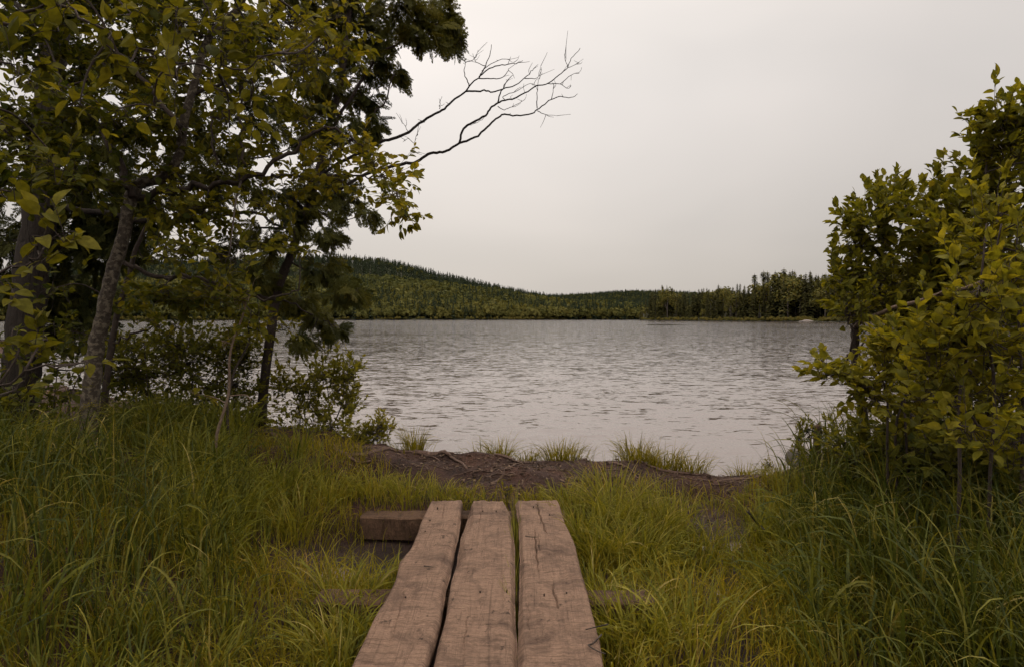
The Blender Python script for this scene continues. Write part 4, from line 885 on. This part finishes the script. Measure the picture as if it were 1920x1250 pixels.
# --- right side
leafmat[0] = M['shrub_leaf']
cl = [(1640, 380, 38, 22), (1690, 385, 32, 28), (1590, 455, 38, 32), (1640, 440, 50, 38), (1700, 450, 45, 38), (1575, 510, 26, 24), (1625, 510, 50, 38), (1690, 530, 50, 42), (1585, 570, 32, 24), (1640, 560, 45, 22), (1710, 590, 45, 28), (1735, 490, 30, 60), (1600, 410, 26, 22)]
rt, _ = woody('alder_shrub', 'shrub on a bare crooked stem at the water, its pale branch bent sideways', 'shrub', gb(1622, 5.4),
      [([gb(1626, 5.4), *PP([(1622, 800), (1612, 740), (1604, 680), (1602, 640), (1604, 608)], 5.4)], .036, .028)],
      [(PP([(1604, 620), (1602, 580), (1610, 500), (1622, 430), (1650, 380)], 5.4), .014, .005), (PP([(1604, 610), (1640, 560), (1680, 480), (1692, 400)], 5.5), .014, .005), (PP([(1588, 700), (1590, 660), (1594, 600), (1590, 540)], 5.3), .010, .004), (PP([(1596, 690), (1620, 640), (1622, 600)], 5.3), .010, .004)],
      [(a+14, b+6, R.uniform(5.15, 5.9), rx*.9, ry*.9, .3, 14, .42) for a, b, rx, ry in cl], ALDER, M['thin_bark'], leafsize=.070, upward=.85, twiglen=.24, perTwig=11, sides=10, dens=1.5, shoots=3)
tb = Tubes(); tb.add(smooth_path(PP([(1604, 612, 5.38), (1618, 600, 5.2), (1645, 590, 5.0), (1680, 575, 4.85), (1720, 566, 4.7), (1760, 552, 4.55), (1810, 540, 4.45), (1860, 520, 4.4)], 5), 5), .018, .010, 8, .12); tb.add(smooth_path(PP([(1750, 556, 4.58), (1770, 545, 4.5), (1800, 525, 4.4)], 5), 4), .009, .005, 6)
o = tb.link('broken_branch', M['pale_bark'], rt); o['label'] = 'pale bare branch bent over to the right'
cl = [(1880, 225, 18, 20), (1872, 270, 34, 30), (1905, 290, 36, 40), (1850, 320, 40, 38), (1900, 360, 50, 50), (1820, 370, 42, 32), (1770, 395, 32, 38), (1790, 440, 50, 42), (1860, 430, 50, 50), (1800, 520, 55, 42), (1760, 560, 42, 40), (1850, 560, 55, 50), (1800, 640, 60, 42), (1740, 660, 50, 40), (1900, 500, 40, 80), (1880, 680, 60, 60),
      (1975, 300, 45, 50), (1980, 420, 60, 80), (1850, 760, 70, 60), (1750, 750, 50, 50), (1745, 610, 34, 30), (1760, 480, 40, 40), (1700, 650, 36, 18), (1990, 560, 60, 90)]
woody('alder_shrub', 'tallest shrub at the right edge, its tip highest against the sky', 'shrub', gb(1880, 5.0),
      [([gb(1850+30*k, 5.0), *PP([(1850+30*k, 780), (1840+32*k, 620), (1845+28*k, 450), (1850+22*k, 300)], 4.9+.1*k)], .022, .007) for k in range(3)],
      [(PP([(1850, 600), (1800, 520), (1780, 430)], 4.9), .012, .004), (PP([(1860, 400), (1880, 280), (1884, 200)], 5.0), .010, .004)],
      [(a, b, R.uniform(4.5, 5.3), rx, ry, .35, 17, .45) for a, b, rx, ry in cl], ALDER, M['thin_bark'], leafsize=.074, upward=.8, twiglen=.27, perTwig=11, dens=1.8, shoots=3, sides=8)
leafmat[0] = M['front_leaf']
cl = [(1880, 400, 40, 45), (1850, 470, 50, 45), (1900, 520, 50, 60), (1830, 560, 50, 40), (1780, 620, 45, 30), (1850, 640, 50, 40), (1900, 660, 50, 50), (1740, 660, 40, 26), (1800, 700, 60, 35), (1880, 740, 60, 50), (1760, 740, 45, 30), (1820, 800, 60, 40), (1900, 830, 60, 50), (1960, 600, 60, 90), (1960, 760, 60, 80), (2080, 560, 50, 90), (2080, 420, 50, 80)]
woody('alder_shrub', 'bright yellow green shrub with large leaves nearest at the right edge', 'shrub', gb(1860, 3.4),
      [([gb(1800+60*k, 3.4), *PP([(1800+62*k, 900), (1810+50*k, 740), (1830+40*k, 580), (1850+28*k, 420)], 3.3+.1*k)], .010, .004) for k in range(3)],
      [(PP([(1820, 700), (1780, 660), (1740, 650)], 3.3), .007, .003), (PP([(1840, 800), (1790, 760), (1750, 740)], 3.3), .007, .003)],
      [(a, b, R.uniform(3.1, 3.7), rx, ry, .22, 7, .5) for a, b, rx, ry in cl], ALDER, M['thin_bark'], leafsize=.066, upward=.65, twiglen=.2, perTwig=9, sides=8, dens=2.2, shoots=3)
cl = [(1560, 695, 28, 14), (1600, 705, 35, 20), (1662, 680, 30, 22), (1650, 710, 45, 28), (1700, 690, 40, 30), (1700, 740, 45, 28), (1640, 750, 34, 24), (1690, 640, 32, 20), (1720, 790, 50, 30), (1760, 700, 40, 30)]
woody('alder_shrub', 'middle shrub with bright fans of leaves pointing at the lake under the pale branch', 'shrub', gb(1690, 4.2),
      [([gb(1670+24*k, 4.2), *PP([(1665+26*k, 820), (1655+28*k, 740), (1640+38*k, 680)], 4.2)], .009, .004) for k in range(3)],
      [(PP([(1670, 780), (1620, 735), (1575, 705), (1548, 695)], 4.2), .008, .003), (PP([(1690, 740), (1694, 680), (1700, 620)], 4.2), .007, .003)],
      [(a, b, R.uniform(4.0, 4.5), rx, ry, .2, 9, .55) for a, b, rx, ry in cl], ALDER, M['thin_bark'], leafsize=.064, upward=.4, twiglen=.2, perTwig=9, sides=8, dens=2.0)
leafmat[0] = M['bush_leaf']
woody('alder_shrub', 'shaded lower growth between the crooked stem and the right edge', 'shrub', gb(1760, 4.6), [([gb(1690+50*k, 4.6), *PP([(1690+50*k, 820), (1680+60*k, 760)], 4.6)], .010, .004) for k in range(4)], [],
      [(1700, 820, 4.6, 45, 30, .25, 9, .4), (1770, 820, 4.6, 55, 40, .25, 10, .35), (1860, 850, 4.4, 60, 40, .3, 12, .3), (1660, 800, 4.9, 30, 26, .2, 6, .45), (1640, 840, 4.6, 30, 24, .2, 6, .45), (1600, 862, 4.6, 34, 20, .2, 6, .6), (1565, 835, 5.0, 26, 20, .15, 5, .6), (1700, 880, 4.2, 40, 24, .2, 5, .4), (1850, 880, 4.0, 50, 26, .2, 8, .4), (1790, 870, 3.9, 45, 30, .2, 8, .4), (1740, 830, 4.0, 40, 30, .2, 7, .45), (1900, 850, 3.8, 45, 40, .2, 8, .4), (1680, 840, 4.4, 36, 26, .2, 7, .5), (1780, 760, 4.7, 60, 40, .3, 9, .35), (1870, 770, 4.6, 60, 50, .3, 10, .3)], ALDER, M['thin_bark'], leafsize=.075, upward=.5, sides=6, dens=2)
leafmat[0] = M['shrub_leaf']
woody('bush', 'small narrow-leaved bush with upright sprigs at the water before the right shrubs', 'bush', gb(1515, 5.9), [([gb(1512+k*8, 5.9), *PP([(1506+k*10, 830), (1500+k*12, 800)], 5.9)], .006, .003) for k in range(3)], [],
      [(1500, 820, 5.9, 14, 14, .1, 8, .45), (1517, 802, 5.9, 14, 14, .1, 8, .4), (1505, 855, 5.8, 20, 14, .1, 8, .75), (1545, 830, 5.7, 22, 16, .1, 8, .55), (1560, 800, 5.7, 22, 20, .15, 7, .6)], NARROW, M['thin_bark'], leafsize=.045, upward=.9, twiglen=.15, perTwig=11, sides=6)
for (px, py, d, lab) in ((1440, 872, 5.9, 'low leafy sprig on the bank between the round tussock and the right bushes'), (952, 925, 4.9, 'tiny yellow green seedling in the gap behind the middle plank')):
    leafmat[0] = M['front_leaf']
    woody('seedling', lab, 'plant', gb(px, d), [([gb(px, d), *PP([(px, py+6), (px, py-6)], d)], .003, .002)], [], [(px, py, d, 10, 6, .05, 4, .6)], NARROW, M['thin_bark'], leafsize=.035, upward=.8, twiglen=.08, perTwig=8, sides=5)
b = gb(1533, 5.8); tb = Tubes(); tb.add(smooth_path([b, P(1533, 815, 5.8), P(1533, 798, 5.8)], 4), .034, .030, 12, .1); tag(tb.link('tree_stump', M['root_bark']), 'short brown stump poking out of the bushes by the right shore', 'stump')
x, y, z = P(1503, 838, 6.2); rock('stone', 'pale stone at the water edge behind the small narrow-leaved bush', (x, y, z-.1), (.14, .12, .12), 6)
# ------------------------------------------------------------------ haze, light, camera
def haze_box(dens):
    V = [(x, y, z) for z in (-15, 190) for y in (-3260, 3460) for x in (-5200, 5200)]
    Q = [(0, 1, 3, 2), (4, 6, 7, 5), (0, 4, 5, 1), (2, 3, 7, 6), (0, 2, 6, 4), (1, 5, 7, 3)]
    m, nt, out = new_mat('haze_air'); pv = N(nt, 'VolumePrincipled'); pv.inputs['Color'].default_value = (.60, .78, .92, 1); pv.inputs['Density'].default_value = dens; pv.inputs['Anisotropy'].default_value = 0
    nt.links.new(pv.outputs[0], out.inputs['Volume']); o = link_mesh('haze', V, [Q], m); tag(o, 'faint blue grey haze over the far hills', kind='stuff')
HAZE = 0.00042
if HAZE: haze_box(HAZE)
w = bpy.data.worlds.new('World'); scene.world = w; w.use_nodes = True; nt = w.node_tree; nt.nodes.clear()
out = nt.nodes.new('ShaderNodeOutputWorld'); bg = nt.nodes.new('ShaderNodeBackground')
SUN_EL, SUN_AZ = math.radians(50), math.radians(-12)
sky = nt.nodes.new('ShaderNodeTexSky'); sky.sky_type = 'NISHITA'; sky.sun_disc = False; sky.sun_elevation = SUN_EL; sky.sun_rotation = SUN_AZ; sky.dust_density = 4; sky.air_density = 1
tc = N(nt, 'TexCoord'); sx = N(nt, 'SeparateXYZ'); nt.links.new(tc.outputs['Generated'], sx.inputs[0])
grad = ramp(nt, sx.outputs['Z'], [(0.0, (6.1, 5.75, 5.45)), (.10, (6.35, 6.0, 5.75)), (.30, (7.7, 7.35, 7.15)), (.42, (8.4, 8.0, 7.75)), (.75, (15.5, 14.4, 13.4)), (1, (20, 18.4, 17))])
dt = N(nt, 'VectorMath'); dt.operation = 'DOT_PRODUCT'; nt.links.new(tc.outputs['Generated'], dt.inputs[0]); dt.inputs[1].default_value = (-.16, .90, .40)
glow = ramp(nt, dt.outputs['Value'], [(0, g3(1.3)), (.30, g3(1.0)), (.55, g3(.86)), (.78, g3(.86)), (.92, g3(1.02)), (1, g3(1.11))])
cn = noise(nt, coords(nt, (1, 1, 2.6), 'Generated'), 1.6, 3, .5, .3)
c = mixc(nt, 1, grad, glow, 'MULTIPLY'); c = mixc(nt, 1, c, ramp(nt, cn, [(.3, (.90, .895, .895)), (.5, (.985, .985, .98)), (.7, (1.08, 1.07, 1.06))]), 'MULTIPLY')
c = mixc(nt, 1, c, (1.022, 1.0, .97), 'MULTIPLY'); c = mixc(nt, .92, sky.outputs[0], c)
nt.links.new(c, bg.inputs[0]); bg.inputs[1].default_value = .10; nt.links.new(bg.outputs[0], out.inputs[0])
sd = bpy.data.lights.new('sun', 'SUN'); sd.energy = 1.5; sd.angle = math.radians(25); sd.color = (1, .90, .74); so = bpy.data.objects.new('sun', sd); col.objects.link(so)
dirv = Vector((math.sin(SUN_AZ)*math.cos(SUN_EL), math.cos(SUN_AZ)*math.cos(SUN_EL), math.sin(SUN_EL))); so.rotation_euler = dirv.to_track_quat('Z', 'Y').to_euler()
cd = bpy.data.cameras.new('camera'); cd.sensor_width = 36; cd.lens = 24; cd.clip_start = .05; cd.clip_end = 12000
co = bpy.data.objects.new('camera', cd); col.objects.link(co); co.location = (0, 0, CZ); co.rotation_euler = (math.pi/2-pit, 0, 0); scene.camera = co
scene.view_settings.view_transform = 'Standard'; scene.view_settings.look = 'None'; scene.view_settings.exposure = 0; scene.view_settings.gamma = 1
scene.cycles.use_adaptive_sampling = True; scene.cycles.adaptive_threshold = .02; scene.cycles.max_bounces = 5; scene.cycles.diffuse_bounces = 3; scene.cycles.transparent_max_bounces = 8; scene.cycles.volume_bounces = 0
